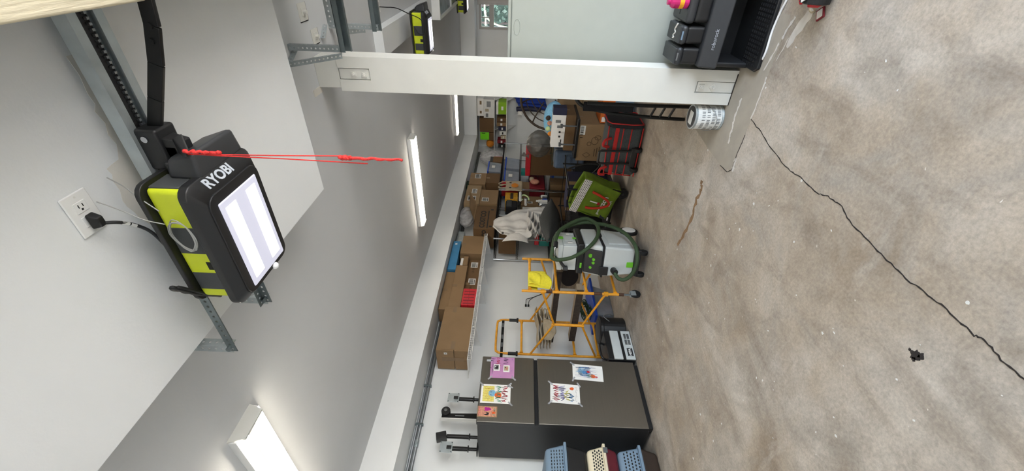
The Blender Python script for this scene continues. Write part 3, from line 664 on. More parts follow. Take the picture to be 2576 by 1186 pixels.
# sheets are turned a quarter in the picture, upright in the room
t, poly, blob, scrib, P = sheet('greeting_card', 'lilac card with two stuck-on photos on the freezer door', 2.64, 2.905, 1.368, 1.628, 'pink_card', 'card')
scrib('scribble', .55, .62, .97, .78, 'red_paint', 12, .012, 1); scrib('scribble', .25, .85, .95, .96, 'navy', 14, .01, 2); scrib('scribble', .7, .30, .95, .45, 'navy', 8, .012, 3)
for a, b, m2, m3 in ((.5, .74, 'ink', 'paper'), (.46, .33, 'skin_photo', 'brown_dark')):
    poly('photo_border', [(a-.17, b-.13), (a+.15, b-.13), (a+.15, b+.13), (a-.17, b+.13)], 'paper'); poly('photo', [(a-.11, b-.08), (a+.11, b-.08), (a+.11, b+.10), (a-.11, b+.10)], 'grey_plastic' if m2 == 'ink' else 'canvas')
    blob('figure', a, b-.01, .07, .06, m2, 4); blob('figure', a+.04, b+.05, .03, .03, m3, 5)
for i, (a, b) in enumerate(((.9, .1), (.12, .08), (.2, .9), (.08, .55), (.92, .62), (.35, .12))): blob('dot', a, b, .022, .022, 'crayon_violet', i, 8)
tapes(t, P, ((.0, .02, .8), (.0, .98, -.8)))
t, poly, blob, scrib, P = sheet('crayon_drawing', 'child drawing with blue figure and yellow crayon at the top of the freezer door', 2.345, 2.56, 1.40, 1.705, 'paper', 'drawing')
poly('yellow_field', [(.08, .55), (.9, .55), (.9, .93), (.08, .93)], 'crayon_yellow')
blob('blue_shape', .52, .62, .19, .13, 'sky_blue', 2, 16, .08); blob('orange_shape', .43, .42, .17, .12, 'crayon_orange', 3, 16, .08); scrib('green_crayon', .1, .32, .9, .48, 'crayon_green', 12, .03, 4); blob('orange_shape', .43, .42, .15, .10, 'crayon_orange', 3, 16, .08)
scrib('red_crayon', .08, .13, .92, .27, 'crayon_red', 18, .03, 5); scrib('pencil_line', .1, .6, .9, .9, 'mustard', 16, .008, 9)
for a, b in ((.44, .66), (.58, .66)): blob('eye', a, b, .02, .018, 'ink', 1, 8)
for a, b in ((.38, .44), (.48, .44)): blob('eye', a, b, .014, .012, 'ink', 1, 8)
tapes(t, P, ((1, 1, .8), (0, 0, .8), (1, .05, -.8), (.9, .02, 1.2)))
t, poly, blob, scrib, P = sheet('photo_print', 'small colour photo print of two people at the corner of the freezer door', 2.195, 2.312, 1.525, 1.722, 'cardboard_light', 'photo')
poly('photo', [(.06, .05), (.94, .05), (.94, .95), (.06, .95)], 'skin_photo'); blob('magenta_shirt', .72, .52, .2, .22, 'magenta', 2); blob('dark_hair', .3, .55, .17, .16, 'ink', 3); blob('face', .34, .62, .09, .1, 'skin_photo', 4, 12, .05); blob('face', .7, .72, .1, .1, 'skin_photo', 5, 12, .05); scrib('frame_scribble', .08, .08, .9, .2, 'crayon_green', 10, .03, 6); scrib('frame_scribble', .1, .86, .9, .95, 'crayon_red', 12, .02, 6); blob('orange_patch', .4, .18, .12, .1, 'crayon_orange', 7)
t, poly, blob, scrib, P = sheet('crayon_drawing', 'white sheet of blue and orange crayon scribbles, higher of two on the fridge door side', 2.655, 2.85, .408, .735, 'paper', 'drawing', tilt=-.06)
scrib('blue_crayon', .25, .40, .85, .78, 'crayon_blue', 16, .03, 1); scrib('blue_crayon', .35, .55, .8, .85, 'sky_blue', 12, .03, 2); blob('orange_shape', .28, .34, .13, .1, 'crayon_orange', 3); blob('red_shape', .55, .48, .08, .06, 'red_paint', 4); blob('blue_shape', .5, .62, .12, .07, 'crayon_blue', 5); scrib('pencil_line', .15, .2, .9, .9, 'crayon_violet', 11, .006, 6); blob('red_shape', .25, .22, .06, .04, 'crayon_red', 7); scrib('green_crayon', .2, .38, .36, .52, 'crayon_green', 6, .02, 8)
tapes(t, P, ((1, 1, .8), (0, .98, -.5)))
t, poly, blob, scrib, P = sheet('crayon_drawing', 'white sheet of red and violet scribbled words on the middle of the fridge door', 2.375, 2.60, .685, .99, 'paper', 'drawing', tilt=-.05)
scrib('red_crayon', .12, .72, .9, .9, 'crayon_red', 18, .03, 1); scrib('violet_crayon', .15, .5, .85, .68, 'crayon_violet', 16, .03, 2); scrib('blue_crayon', .15, .24, .5, .34, 'crayon_blue', 9, .03, 3); scrib('yellow_crayon', .2, .36, .62, .5, 'crayon_yellow', 10, .03, 4); blob('orange_shape', .78, .27, .09, .08, 'crayon_orange', 5); scrib('pencil_line', .1, .1, .92, .14, 'grey_plastic', 10, .006, 6)
tapes(t, P, ((1, 1, .8), (0, 0, .8), (1, .02, .5), (0, 1, -.8)))

# mounts standing on the fridge
def pole_mount(y, zp, label, block=False):
    t = thing('pole_mount', label, 'mount', (-4.33, y, fh-.008), 0, 'black mounts on the fridge'); b = fh-.008
    MB().box((-4.38, y-.05, b), (-4.28, y+.05, b+.012)).build('base', 'black_metal', t, bevel=.003)
    MB().cyl((-4.33, y, b+.01), (-4.33, y, b+.12), .017, 14).build('lower_tube', 'black_metal', t, smooth=False)
    MB().cyl((-4.33, y, b+.10), (-4.33, y, zp-.06), .022, 14).build('upper_tube', 'black_metal', t)
    MB().box((-4.352, y-.026, b+.095), (-4.308, y+.03, b+.108)).build('clamp', 'black_plastic', t, bevel=.003)
    if block: MB().box((-4.36, y-.055, zp-.06), (-4.29, y+.03, zp+.05), rot=(.25, 0, 0)).build('head_block', 'black_plastic', t, bevel=.006)
    else:
        p = B('plate', (-4.312, y-.055, zp-.07), (-4.306, y+.06, zp+.06), 'galvanised', t, bevel=.002, label='square bare steel plate')
        B('hinge', (-4.306, y-.02, zp-.06), (-4.29, y+.015, zp-.01), 'black_plastic', p, bevel=.004)
        for a in (-.045, .05):
            for c in (-.06, .05): MB().cyl((-4.306, y+a, zp+c), (-4.302, y+a, zp+c), .005, 8).build('screw', 'black_metal', p)
    return t
pole_mount(2.70, 2.055, 'black tube mount with square steel plate, set farthest along the fridge top')
pole_mount(2.135, 2.05, 'black tube mount with square steel plate above the dark fridge side')
pole_mount(2.262, 2.12, 'black tube mount ending in an angled black block on the fridge', True)
ar_ = thing('roller_arm', 'flat black arm with a round roller at its tip on the fridge', 'mount', (-4.33, 2.48, fh-.008), 0, 'black mounts on the fridge')
MB().box((-4.37, 2.44, fh-.0075), (-4.29, 2.53, fh+.006)).build('base', 'black_metal', ar_, bevel=.003)
MB().hexa([(-4.35, 2.45, fh), (-4.31, 2.45, fh), (-4.31, 2.525, fh), (-4.35, 2.525, fh)], [(-4.35, 2.455, 2.15), (-4.31, 2.455, 2.15), (-4.31, 2.51, 2.15), (-4.35, 2.51, 2.15)]).build('arm', 'black_metal', ar_, bevel=.006)
MB().box((-4.309, 2.479, 1.9), (-4.306, 2.49, 2.0)).build('slot', 'steel_band', ar_)
MB().box((-4.36, 2.446, fh), (-4.30, 2.452, 2.16)).build('edge_strip', 'label_white', ar_)
rl = MB().cyl((-4.345, 2.53, 2.11), (-4.29, 2.53, 2.11), .05, 20).build('roller', 'black_rubber', ar_, bevel=.004)
MB().cyl((-4.29, 2.53, 2.11), (-4.275, 2.53, 2.11), .018, 12).build('axle', 'chrome', rl)

# stacked pet carriers beside the fridge
def carrier(z0, zr, z1, top, bot, label, latch=False, slots='round'):
    t = thing('pet_carrier', label, 'pet carrier', (-4.1, 1.80, z0), 0, 'stacked pet carriers'); xa, xb, ya, yb = -4.42, -3.87, 1.56, 2.0
    e = .035
    MB().hexa([(xa+e, ya+e, z0), (xb-e, ya+e, z0), (xb-e, yb-e, z0), (xa+e, yb-e, z0)], [(xa, ya, zr), (xb, ya, zr), (xb, yb, zr), (xa, yb, zr)]).build('bottom_shell', bot, t, bevel=.03, seg=3)
    s = MB().hexa([(xa, ya, zr), (xb, ya, zr), (xb, yb, zr), (xa, yb, zr)], [(xa+e, ya+e, z1), (xb-e, ya+e, z1), (xb-e, yb-e, z1), (xa+e, yb-e, z1)]).build('top_shell', top, t, bevel=.03, seg=3)
    MB().box((xa-.012, ya-.012, zr-.012), (xb+.012, yb+.012, zr+.014)).build('rim', top, t, bevel=.006)
    h = z1-zr; rows = 5 if slots == 'round' else 5
    for r in range(rows):
        z = zr+.03+(h-.085)*r/(rows-1); xs = xb-e*((z-zr)/h)
        n = 12 if slots == 'round' else 12
        for k in range(n):
            y = ya+.05+(yb-ya-.10)*(k+(.5 if (r % 2 and slots == 'round') else 0))/(n-.5); rx, rz_ = (.0105, .0068) if slots == 'round' else (.0105, .0045)
            pts = [(rx*math.cos(2*math.pi*i/8), rz_*math.sin(2*math.pi*i/8)) for i in range(8)]
            MB().prism(pts, (xs-.004, y, z), (0, 1, 0), (-.1, 0, 1), (.0062, 0, 0)).build('vent', 'dark_slot', s)
    if latch: B('latch', (xb-.005, yb-.075, zr-.03), (xb+.018, yb-.025, zr+.012), 'grey_plastic', t, bevel=.004)
    if z1 > 1: MB().tube(spline([(-4.3, 1.78, z1-.004), (-4.29, 1.78, z1+.04), (-4.0, 1.78, z1+.04), (-3.99, 1.78, z1-.004)], 5), .011, 8).build('handle', 'black_plastic', t, smooth=True)
    return t
carrier(0, .17, .375, 'carrier_blue', 'brown_dark', 'pet carrier with blue vented top and dark brown bottom, lowest of the stack')
carrier(.38, .505, .665, 'carrier_cream', 'wine', 'pet carrier with cream vented top and maroon bottom, middle of the stack', True)
carrier(.67, .87, 1.055, 'carrier_blue', 'black_plastic', 'pet carrier with blue vented top and black bottom, topmost of the stack', slots='slot')
# ------------------------------------------------------------------ wall shelf with boxes
sz = 1.945
sh = thing('wire_shelf', 'white wire shelf on plate brackets along the wall under the soffit', 'shelf', (-4.4, 4.4, 1.9))
mb = MB()
for x, z in ((-4.2, sz-.004), (-4.2, sz-.05), (-4.56, sz-.004), (-4.4, sz-.008)): mb.cyl((x, 3.15, z), (x, 5.78, z), .004, 8)
mb.build('long_rods', 'white_plastic', sh)
mb = MB(); y = 3.15
while y < 5.79: mb.tube([(-4.58, y, sz-.003), (-4.2, y, sz-.003), (-4.196, y, sz-.05)], .0026, 5); y += .028
tag(mb.build('cross_wires', 'white_plastic', sh), kind='stuff')
for y in (3.69, 4.49, 4.93, 5.74):
    b_ = MB().prism([(-4.599, 1.83), (-4.599, sz-.012), (-4.21, sz-.012), (-4.205, sz-.045)], (0, y-.004, 0), (1, 0, 0), (0, 0, 1), (0, .008, 0)).build('bracket', 'white_plastic', sh)
    MB().cyl((-4.24, y-.006, sz-.03), (-4.24, y+.006, sz-.03), .006, 8).build('bolt_hole', 'dark_slot', b_)
def carton(name, label, lo, hi, m='cardboard', seam='x', group='cardboard boxes', tapew=.05, parts=True, bevel=.004, rz=0, tape_m='tape'):
    """closed carton: body, two top flaps with a gap, tape along the seam"""
    lo, hi = Vector(lo), Vector(hi); c = (lo+hi)/2; t = thing(name, label, 'box', (c.x, c.y, lo.z), rz, group); h = (hi-lo)/2; H = hi.z-lo.z
    MB().box((-h.x, -h.y, 0), (h.x, h.y, H-.004)).build('body', m, t, world=False, bevel=bevel)
    if parts:
        if seam == 'x':
            for s in (-1, 1): MB().box((-h.x, min(.002*s, h.y*s), H-.005), (h.x, max(.002*s, h.y*s), H)).build('flap', m, t, world=False)
            MB().box((-h.x-.001, -tapew/2, H-.06 if False else H-.0005), (h.x+.001, tapew/2, H+.0008)).build('tape_strip', tape_m, t, world=False)
            for s in (-1, 1): MB().box((s*h.x-.001, -tapew/2, H-.07), (s*h.x+.001, tapew/2, H)).build('tape_strip', tape_m, t, world=False)
        else:
            for s in (-1, 1): MB().box((min(.002*s, h.x*s), -h.y, H-.005), (max(.002*s, h.x*s), h.y, H)).build('flap', m, t, world=False)
            MB().box((-tapew/2, -h.y-.001, H-.0005), (tapew/2, h.y+.001, H+.0008)).build('tape_strip', tape_m, t, world=False)
            for s in (-1, 1): MB().box((-tapew/2, s*h.y-.001, H-.07), (tapew/2, s*h.y+.001, H)).build('tape_strip', tape_m, t, world=False)
    return t
def label_on(t, lo, hi, m='label_white', bars=True, face='x'):
    """paper label with a small printed barcode, on a +x or -y face (world coordinates)"""
    lo, hi = Vector(lo), Vector(hi); l = MB().box(lo, hi).build('paper_label', m, t)
    if bars:
        mb = MB(); g = random.Random(int(lo.y*1000))
        if face == 'x':
            y = lo.y+.012
            while y < hi.y-.014: w_ = g.choice((.002, .003, .005)); mb.box((hi.x, y, lo.z+(hi.z-lo.z)*.3), (hi.x+.0006, y+w_, hi.z-.012)); y += w_+g.choice((.002, .004))
            mb.box((hi.x, lo.y+.012, lo.z+.012), (hi.x+.0006, hi.y-.02, lo.z+(hi.z-lo.z)*.2))
        else:
            x = lo.x+.012
            while x < hi.x-.014: w_ = g.choice((.002, .003, .005)); mb.box((x, lo.y-.0006, lo.z+(hi.z-lo.z)*.3), (x+w_, lo.y, hi.z-.012)); x += w_+g.choice((.002, .004))
        mb.build('barcode', 'ink', l)
bb = thing('carton', 'large worn cardboard box with torn end flaps at the near end of the wire shelf', 'box', (-4.39, 3.65, sz), 0, 'cardboard boxes')
B('body', (-4.57, 3.29, sz), (-4.2, 4.02, 2.35), 'cardboard', bb, bevel=.006)
for z0, z1, x0_, x1_ in ((2.13, 2.35, -4.575, -4.195), (sz+.002, 2.12, -4.575, -4.4), (sz+.002, 2.12, -4.392, -4.2)):
    B('end_flap', (x0_, 3.272, z0), (x1_, 3.288, z1), 'cardboard', bb, rot=(random.uniform(-.05, .05), 0, random.uniform(-.03, .03)))
B('tape_strip', (-4.1995, 3.30, 2.12), (-4.1985, 3.42, 2.17), 'tape', bb); B('tape_strip', (-4.1995, 3.92, 2.18), (-4.1985, 4.02, 2.23), 'tape', bb)
B('tape_strip', (-4.40, 3.268, 2.0), (-4.33, 3.272, 2.28), 'tape', bb); label_on(bb, (-4.27, 3.266, 2.21), (-4.235, 3.268, 2.25), face='y')
t = carton('carton', 'long plain cardboard box lying with a red box before it on the wire shelf', (-4.58, 4.06, sz), (-4.33, 5.22, 2.15), 'cardboard_dark')
label_on(t, (-4.331, 4.62, 2.0), (-4.3295, 4.76, 2.11)); label_on(t, (-4.331, 5.02, 2.0), (-4.3295, 5.15, 2.11))
for y in (4.52, 4.95): letters('UHA', (-4.3295, y, 2.06), (0, 1, 0), (0, 0, 1), .06, 'ink_brown', t)
t = carton('carton', 'long cardboard box stacked above the labelled box on the wire shelf', (-4.58, 4.06, 2.152), (-4.27, 5.0, 2.33), 'cardboard')
t = carton('carton', 'flat long cardboard box at the top of the wire shelf pile under the soffit', (-4.555, 4.06, 2.333), (-4.30, 4.86, 2.465), 'cardboard')
t = thing('red_carton', 'small bright red printed box at the front of the wire shelf', 'box', (-4.27, 4.24, sz))
B('body', (-4.325, 4.08, sz), (-4.215, 4.41, 2.14), 'red_paint', t, bevel=.004); B('lid_seam', (-4.327, 4.078, 2.045), (-4.213, 4.412, 2.05), 'red_deep', t)
for k in range(5): B('print_stripe', (-4.2145, 4.1+k*.06, 1.97), (-4.2140, 4.12+k*.06, 2.12), 'red_deep', t)
t = carton('carton', 'squarish brown box at the far end of the wire shelf', (-4.58, 5.28, sz), (-4.25, 5.77, 2.31), 'cardboard')
tr_ = thing('file_tray', 'open brown tray of white papers on the stacked boxes', 'tray', (-4.4, 5.13, 2.155))
B('tray_base', (-4.52, 5.02, 2.155), (-4.28, 5.25, 2.165), 'cardboard_dark', tr_)
for a, b in (((-4.52, 5.02, 2.16), (-4.51, 5.25, 2.31)), ((-4.29, 5.02, 2.16), (-4.28, 5.25, 2.24)), ((-4.52, 5.24, 2.16), (-4.28, 5.25, 2.31))): B('tray_side', a, b, 'cardboard', tr_)
for k in range(4): B('paper_bundle', (-4.49+k*.05, 5.04, 2.166), (-4.46+k*.05, 5.22, 2.27+.015*(k % 2)), 'paper' if k % 2 else 'canvas', tr_, rot=(0, .12, 0))
t = thing('blue_carton', 'long blue box lying on top of the boxes by the soffit', 'box', (-4.4, 5.25, 2.335))
B('body', (-4.53, 4.89, 2.335), (-4.27, 5.63, 2.465), 'blue_box', t, bevel=.003); MB().prism([(.03*math.cos(k*math.pi/4)*(1 if k % 2 else .45), .03*math.sin(k*math.pi/4)*(1 if k % 2 else .45)) for k in range(8)], (-4.2695, 5.55, 2.41), (0, 1, 0), (0, 0, 1), (.001, 0, 0)).build('star_print', 'paper', t)
t = thing('metal_tin', 'flat silver metal tin beyond the blue box', 'tin', (-4.4, 5.9, 2.33)); B('body', (-4.55, 5.65, 2.33), (-4.40, 6.1, 2.455), 'galvanised', t, bevel=.008); B('lid_rim', (-4.554, 5.646, 2.425), (-4.396, 6.104, 2.437), 'galvanised', t, bevel=.003)

# ------------------------------------------------------------------ wall outlet with its cords
outlet('wall_outlet', 'white wall outlet behind the yellow scaffold with two black plugs', (-4.6, 4.47, 1.19), (0, 1, 0), (0, 0, 1), (1, 0, 0))
wc = thing('extension_cord', 'pair of black cords plugged in behind the yellow scaffold', 'cord', (-4.58, 4.47, 1.19))
for z, pts in ((1.21, [(-4.57, 4.47, 1.21), (-4.54, 4.49, 1.21), (-4.53, 4.56, 1.20), (-4.54, 4.60, 1.13), (-4.55, 4.68, 1.0), (-4.55, 4.76, .88), (-4.5, 4.83, .76), (-4.4, 4.9, .5)]), (1.17, [(-4.57, 4.47, 1.17), (-4.54, 4.48, 1.17), (-4.53, 4.54, 1.15), (-4.54, 4.63, 1.07), (-4.55, 4.74, .91), (-4.52, 4.83, .78), (-4.4, 4.95, .6)])):
    B('plug', (-4.592, 4.455, z-.014), (-4.56, 4.485, z+.014), 'black_rubber', wc, bevel=.004); MB().tube(spline(pts, 5), .005, 6).build('cable', 'black_rubber', wc, smooth=True)

# ------------------------------------------------------------------ yellow scaffold
sc = thing('scaffold', 'yellow rolling scaffold frame with rusty joints beside the fridge', 'scaffold', (-3.74, 3.61, 0))
ya, yb, xa, xb = 3.33, 3.89, -3.18, -4.28
def pole(p, q, m='scaffold_yellow', r=.0155, nm='tube', par=None): return MB().cyl(p, q, r, 12).build(nm, m, par or sc, smooth=False)
for x in (xa, xb):
    for y in (ya, yb):
        top = 1.32 if x == xa else 1.36
        pole((x, y, .19), (x, y, top), nm='upright')
        pole((x, y, .19), (x, y, .245), 'rust', .019, 'socket')
        cs = pole((x, y, .11), (x, y, .2), 'galv_dark', .011, 'caster_stem')
        B('caster_fork', (x-.018, y-.016, .055), (x-.012, y+.05, .12), 'galvanised', cs); B('caster_fork', (x+.012, y-.016, .055), (x+.018, y+.05, .12), 'galvanised', cs); B('caster_fork', (x-.018, y-.016, .115), (x+.018, y+.05, .121), 'galvanised', cs)
        MB().cyl((x-.011, y+.02, .056), (x+.011, y+.02, .056), .056, 18).build('wheel', 'black_rubber', cs, bevel=.003)
    for z in ((1.23, .93, .60, .28) if x == xa else (1.28, .60, .30)):
        r_ = pole((x, ya, z), (x, yb, z), r=.0145, nm='rung')
        for y, s in ((ya, 1), (yb, -1)): MB().tube([(x, y+s*.012, z), (x, y+s*.06, z)], .02, 10, radii=[.026, .0148]).build('weld', 'scaffold_yellow', r_)
MB().box((xa-.02, ya-.02, 1.06), (xa+.02, ya+.02, 1.11)).build('collar', 'scaffold_yellow', sc, bevel=.006); MB().cyl((xa, ya, .43), (xa, ya, .52), .0165, 12).build('rust_band', 'rust', sc); MB().cyl((xa, ya, .98), (xa, ya, 1.05), .0165, 12).build('rust_band', 'rust', sc); MB().box((xa-.02, ya-.02, .36), (xa+.02, ya+.02, .41)).build('collar', 'scaffold_yellow', sc, bevel=.006)
for y in (ya, yb):
    xm = -3.71
    for p, q in (((xa, y, 1.09), (xm, y, .915)), ((xa, y, .39), (xm, y, .585)), ((xm, y, .915), (xb, y, 1.17)), ((xm, y, .585), (xb, y, .34))): pole(p, q, r=.0125, nm='diagonal')
    pole((xm, y, .56), (xm, y, .945), r=.0165, nm='centre_tube')
# rounded guard frame on the wall side
gd = MB().tube(spline([(xb, ya, 1.34), (xb, ya, 1.52), (xb, ya+.02, 1.585), (xb, ya+.08, 1.61), (xb, yb-.08, 1.61), (xb, yb-.02, 1.585), (xb, yb, 1.52), (xb, yb, 1.34)], 5), .0145, 10).build('guard_loop', 'scaffold_yellow', sc, smooth=True)
for y in (ya, yb): MB().cyl((xb, y, 1.33), (xb, y, 1.45), .021, 12).build('sleeve', 'black_plastic', gd); MB().box((xb-.024, y-.024, 1.325), (xb+.024, y+.024, 1.35)).build('sleeve_foot', 'black_plastic', gd, bevel=.004)
lb = B('lock_bar', (xb-.012, ya-.06, 1.515), (xb+.012, yb-.02, 1.55), 'black_metal', sc, bevel=.003)
for y in (3.42, 3.55, 3.75): B('bar_label', (xb+.0125, y, 1.52), (xb+.0135, y+.07, 1.545), 'grey_plastic', lb)
def plank(y0, y1, z0, z1, x0, x1, label):
    t = thing('plank', label, 'plank', ((x0+x1)/2, (y0+y1)/2, z0), 0); B('board', (x0, y0, z0), (x1, y1, z1), 'wood_grey', t, bevel=.003); B('steel_edge', (x0, y0-.004, z0-.004), (x1, y0+.002, z1+.002), 'dark_beam', t); return t
plank(3.72, 3.83, .842, .905, -4.5, -3.22, 'paint spotted scaffold plank lying highest across the frame')
plank(3.42, 3.53, .62, .69, -4.1, -3.22, 'paint spotted scaffold plank lying lower across the frame')
wb = thing('worn_board', 'worn grey board with a black curved cut-out leaning on the scaffold planks', 'board', (-3.55, 3.80, .66))
MB().box((-3.62, 3.86, .58), (-3.22, 3.875, .92)).build('panel', 'wood_grey', wb, bevel=.004); MB().prism([(.14*math.cos(a)*1.1, .11*math.sin(a)) for a in [k*math.pi/10 for k in range(20)]], (-3.42, 3.858, .72), (1, 0, 0), (0, 0, 1), (0, .002, 0)).build('black_cutout', 'black_plastic', wb); B('white_edge', (-3.63, 3.855, .92), (-3.21, 3.88, .932), 'paper', wb)
def drape(name, label, m, fn, nu, nv, cat='cloth', th=.004, **k):
    o = MB().grid(fn, nu, nv).build(name, m, smooth=True, solid=th); return solo(o, label, cat)
g_ = random.Random(11); ph = [g_.uniform(0, 6) for _ in range(8)]
def yc(u, v):
    y = 3.375+.27*u+.012*math.sin(v*5+u*3); a = (v-.42)*2
    if abs(a) < .09: x, z = xa+.016*math.sin(a*17), 1.247
    elif a < 0: x, z = xa-.019-.006*math.sin(u*9+1), 1.247+(a+.09)*.14
    else: x, z = xa+.021+.012*math.sin(u*7+v*4)*a, 1.247-(a-.09)*(.22+.03*math.sin(u*5))
    return (x, y, z)
drape('cleaning_cloth', 'bright yellow microfibre cloth hung over the top scaffold rung', 'cloth_yellow', yc, 24, 30)
yc2 = MB().grid(lambda u, v: (xa+.034+.012*math.sin(u*6+v*5), 3.41+.19*u, 1.244-.13*v*(1+.15*u)), 14, 10); o_ = yc2.build('cloth_fold', 'cloth_yellow', bpy.data.objects['cleaning_cloth'], smooth=True, solid=.004)
# folded canvas drop cloth hung on the scaffold
dc = thing('drop_cloth', 'folded beige canvas drop cloth bundled on the wall side of the scaffold', 'cloth', (-4.2, 3.7, .86))
for L in range(5):
    z0 = 1.085-.04*L; pts = []
    for k in range(40):
        s_ = k/39; pts.append((3.99-.04*(L % 2)-.58*s_ if s_ < .97 else 3.42, z0+.020*math.sin(s_*9+L*1.3)*(1-s_)-.012*s_))
    mb = MB(); n = len(pts)
    for sgn in (0, 1): pass
    mb.grid(lambda u, v, pts=pts: (-4.26+.16*v, pts[min(int(u*39), 39)][0], pts[min(int(u*39), 39)][1]+.006*math.sin(v*6)), 39, 5); mb.build('cloth_layer', 'canvas', dc, smooth=True, solid=.010)
    MB().tube(spline([(-4.15, 3.86, z0+.012), (-4.15, 3.97, z0+.016), (-4.15, 4.01, z0), (-4.15, 3.97, z0-.018), (-4.15, 3.84, z0-.012)], 5), .006, 6).build('fold_loop', 'canvas', dc, smooth=True)
MB().grid(lambda u, v: (-4.10+.02*math.sin(u*9), 3.42+.34*u, 1.0-.15*v*(.6+.5*math.sin(u*3))), 16, 8).build('hanging_fold', 'canvas', dc, smooth=True, solid=.008)

# ------------------------------------------------------------------ foam board, air scrubber, drum, tub, cord bundle
fb = thing('foam_board', 'pink foam insulation board standing between fridge and scaffold', 'foam board', (-4.33, 3.06, 0)); B('board', (-4.36, 2.945, 0), (-4.31, 3.24, 1.40), 'foam_pink', fb, bevel=.003)
for k in range(4): B('score_line', (-4.3095, 2.95, .25+.1*k), (-4.3089, 3.235, .253+.1*k), 'red_deep', fb, rot=(.35, 0, 0))
hp = thing('air_filter_box', 'black and white filter unit marked HEPA on the floor by the fridge', 'air filter', (-3.95, 3.15, 0))
B('case', (-4.1, 2.945, .004), (-3.815, 3.36, .31), 'black_plastic', hp, bevel=.012)
B('white_panel', (-3.83, 2.95, .145), (-3.80, 3.355, .245), 'vac_grey', hp, bevel=.003); p_ = B('white_panel', (-3.83, 2.95, .006), (-3.80, 3.355, .112), 'vac_grey', hp, bevel=.003)
B('nameplate', (-3.80, 2.99, .022), (-3.7985, 3.10, .085), 'dark_plastic', p_); letters('HEPA', (-3.798, 3.045, .053), (0, 1, 0), (0, 0, 1), .04, 'paper', p_, bold=.001)
for r in range(2):
    for c in range(2): B('print_block', (-3.80, 3.15+c*.085, .024+r*.036), (-3.7988, 3.225+c*.085, .052+r*.036), 'steel_band', p_)
B('control_strip', (-3.83, 2.95, .112), (-3.806, 3.355, .145), 'black_plastic', hp)
MB().tube(spline([(-3.9, 3.0, .31), (-3.87, 3.02, .37), (-3.87, 3.2, .37), (-3.9, 3.22, .31)], 5), .012, 8).build('carry_handle', 'black_plastic', hp, smooth=True)
dm = thing('fan_drum', 'black round drum fan with a wire bail behind the filter unit', 'fan', (-4.02, 3.56, 0))
MB().lathe([(.155, 0), (.165, .01), (.165, .27), (.175, .28), (.175, .31), (.16, .315)], (-4.02, 3.545, 0), 32).build('drum', 'black_plastic', dm, smooth=False)
MB().lathe([(.155, .315), (.14, .322), (.04, .325)], (-4.02, 3.545, 0), 32).build('grille', 'dark_plastic', dm)
MB().tube(spline([(-3.85, 3.545, .2), (-3.82, 3.6, .27), (-3.84, 3.66, .2), (-3.90, 3.69, .12)], 6), .005, 6).build('bail', 'steel_band', dm, smooth=True)
tb = thing('storage_tub', 'clear plastic tub with a blue lid on the floor behind the scaffold', 'tub', (-4.3, 4.2, 0), 0, 'clear tubs with blue lids')
MB().hexa([(-4.50, 4.0, 0), (-4.22, 4.0, 0), (-4.22, 4.48, 0), (-4.50, 4.48, 0)], [(-4.54, 3.96, .24), (-4.18, 3.96, .24), (-4.18, 4.54, .24), (-4.54, 4.54, .24)]).build('body', 'clear_bin', tb, bevel=.01)
B('lid', (-4.56, 3.93, .242), (-4.16, 4.70, .275), 'blue_lid', tb, bevel=.006); MB().lathe([(.07, 0), (.07, .12), (.05, .15)], (-4.3, 4.2, .01), 14).build('pink_contents', 'red_paint', tb)
gc = thing('cord_bundle', 'bundle of dark green string lights heaped on the blue tub lid', 'cord bundle', (-4.3, 4.12, .276)); rg_ = random.Random(4)
for k in range(12):
    cx, cy, cz, ra, rb = -4.28+rg_.uniform(-.04, .04), 4.13+rg_.uniform(-.03, .06), .365+rg_.uniform(-.01, .03), rg_.uniform(.1, .15), rg_.uniform(.05, .075)
    a0 = rg_.uniform(0, 6); MB().tube([(cx+.03*math.sin(3*a+a0), cy+ra*math.cos(a), cz+rb*math.sin(a)) for a in [j*math.pi/10 for j in range(20)]], .006, 5, closed=True).build('cord_loop', 'cord_green', gc, smooth=True)

# ------------------------------------------------------------------ shop vacuum with hose and tool case
vc = thing('shop_vacuum', 'light grey shop vacuum on wheels with green hose and knobs', 'vacuum', (-2.88, 3.70, 0), math.radians(14))
K = dict(world=False)
bodyv = MB().hexa([(-.15, -.24, .10), (.15, -.24, .10), (.15, .25, .10), (-.15, .25, .10)], [(-.18, -.27, .46), (.18, -.27, .46), (.18, .27, .46), (-.18, .27, .46)]).build('container', 'vac_grey', vc, bevel=.025, seg=3, **K)
MB().box((-.184, -.274, .452), (.184, .274, .47)).build('seal_band', 'black_rubber', vc, bevel=.004, **K)
MB().hexa([(-.18, -.27, .47), (.18, -.27, .47), (.18, .27, .47), (-.18, .27, .47)], [(-.175, -.20, .66), (.175, -.20, .66), (.175, .27, .66), (-.175, .27, .66)]).build('motor_head', 'vac_grey', vc, bevel=.025, seg=3, **K)
cp_ = MB().hexa([(-.15, -.285, .48), (.13, -.285, .48), (.13, -.24, .48), (-.15, -.24, .48)], [(-.15, -.215, .655), (.13, -.215, .655), (.13, -.17, .655), (-.15, -.17, .655)]).build('control_panel', 'black_plastic', vc, bevel=.006, **K)
for x, z, r in ((.06, .60, .022), (.02, .565, .015), (-.02, .565, .015), (-.08, .59, .014)):
    y = -.285+(z-.48)/.175*.07; MB().cyl((x, y+.004, z), (x, y-.012, z-.005), r, 16).build('knob', 'vac_green', cp_, **K)
B('socket', (-.12, -.262, .50), (-.08, -.25, .53), 'paper', cp_, world=False)
MB().box((-.178, -.22, .66), (.178, .27, .735)).build('top_deck', 'black_plastic', vc, bevel=.015, **K)
B('green_tag', (-.10, -.226, .68), (-.04, -.218, .70), 'vac_green', vc, world=False)
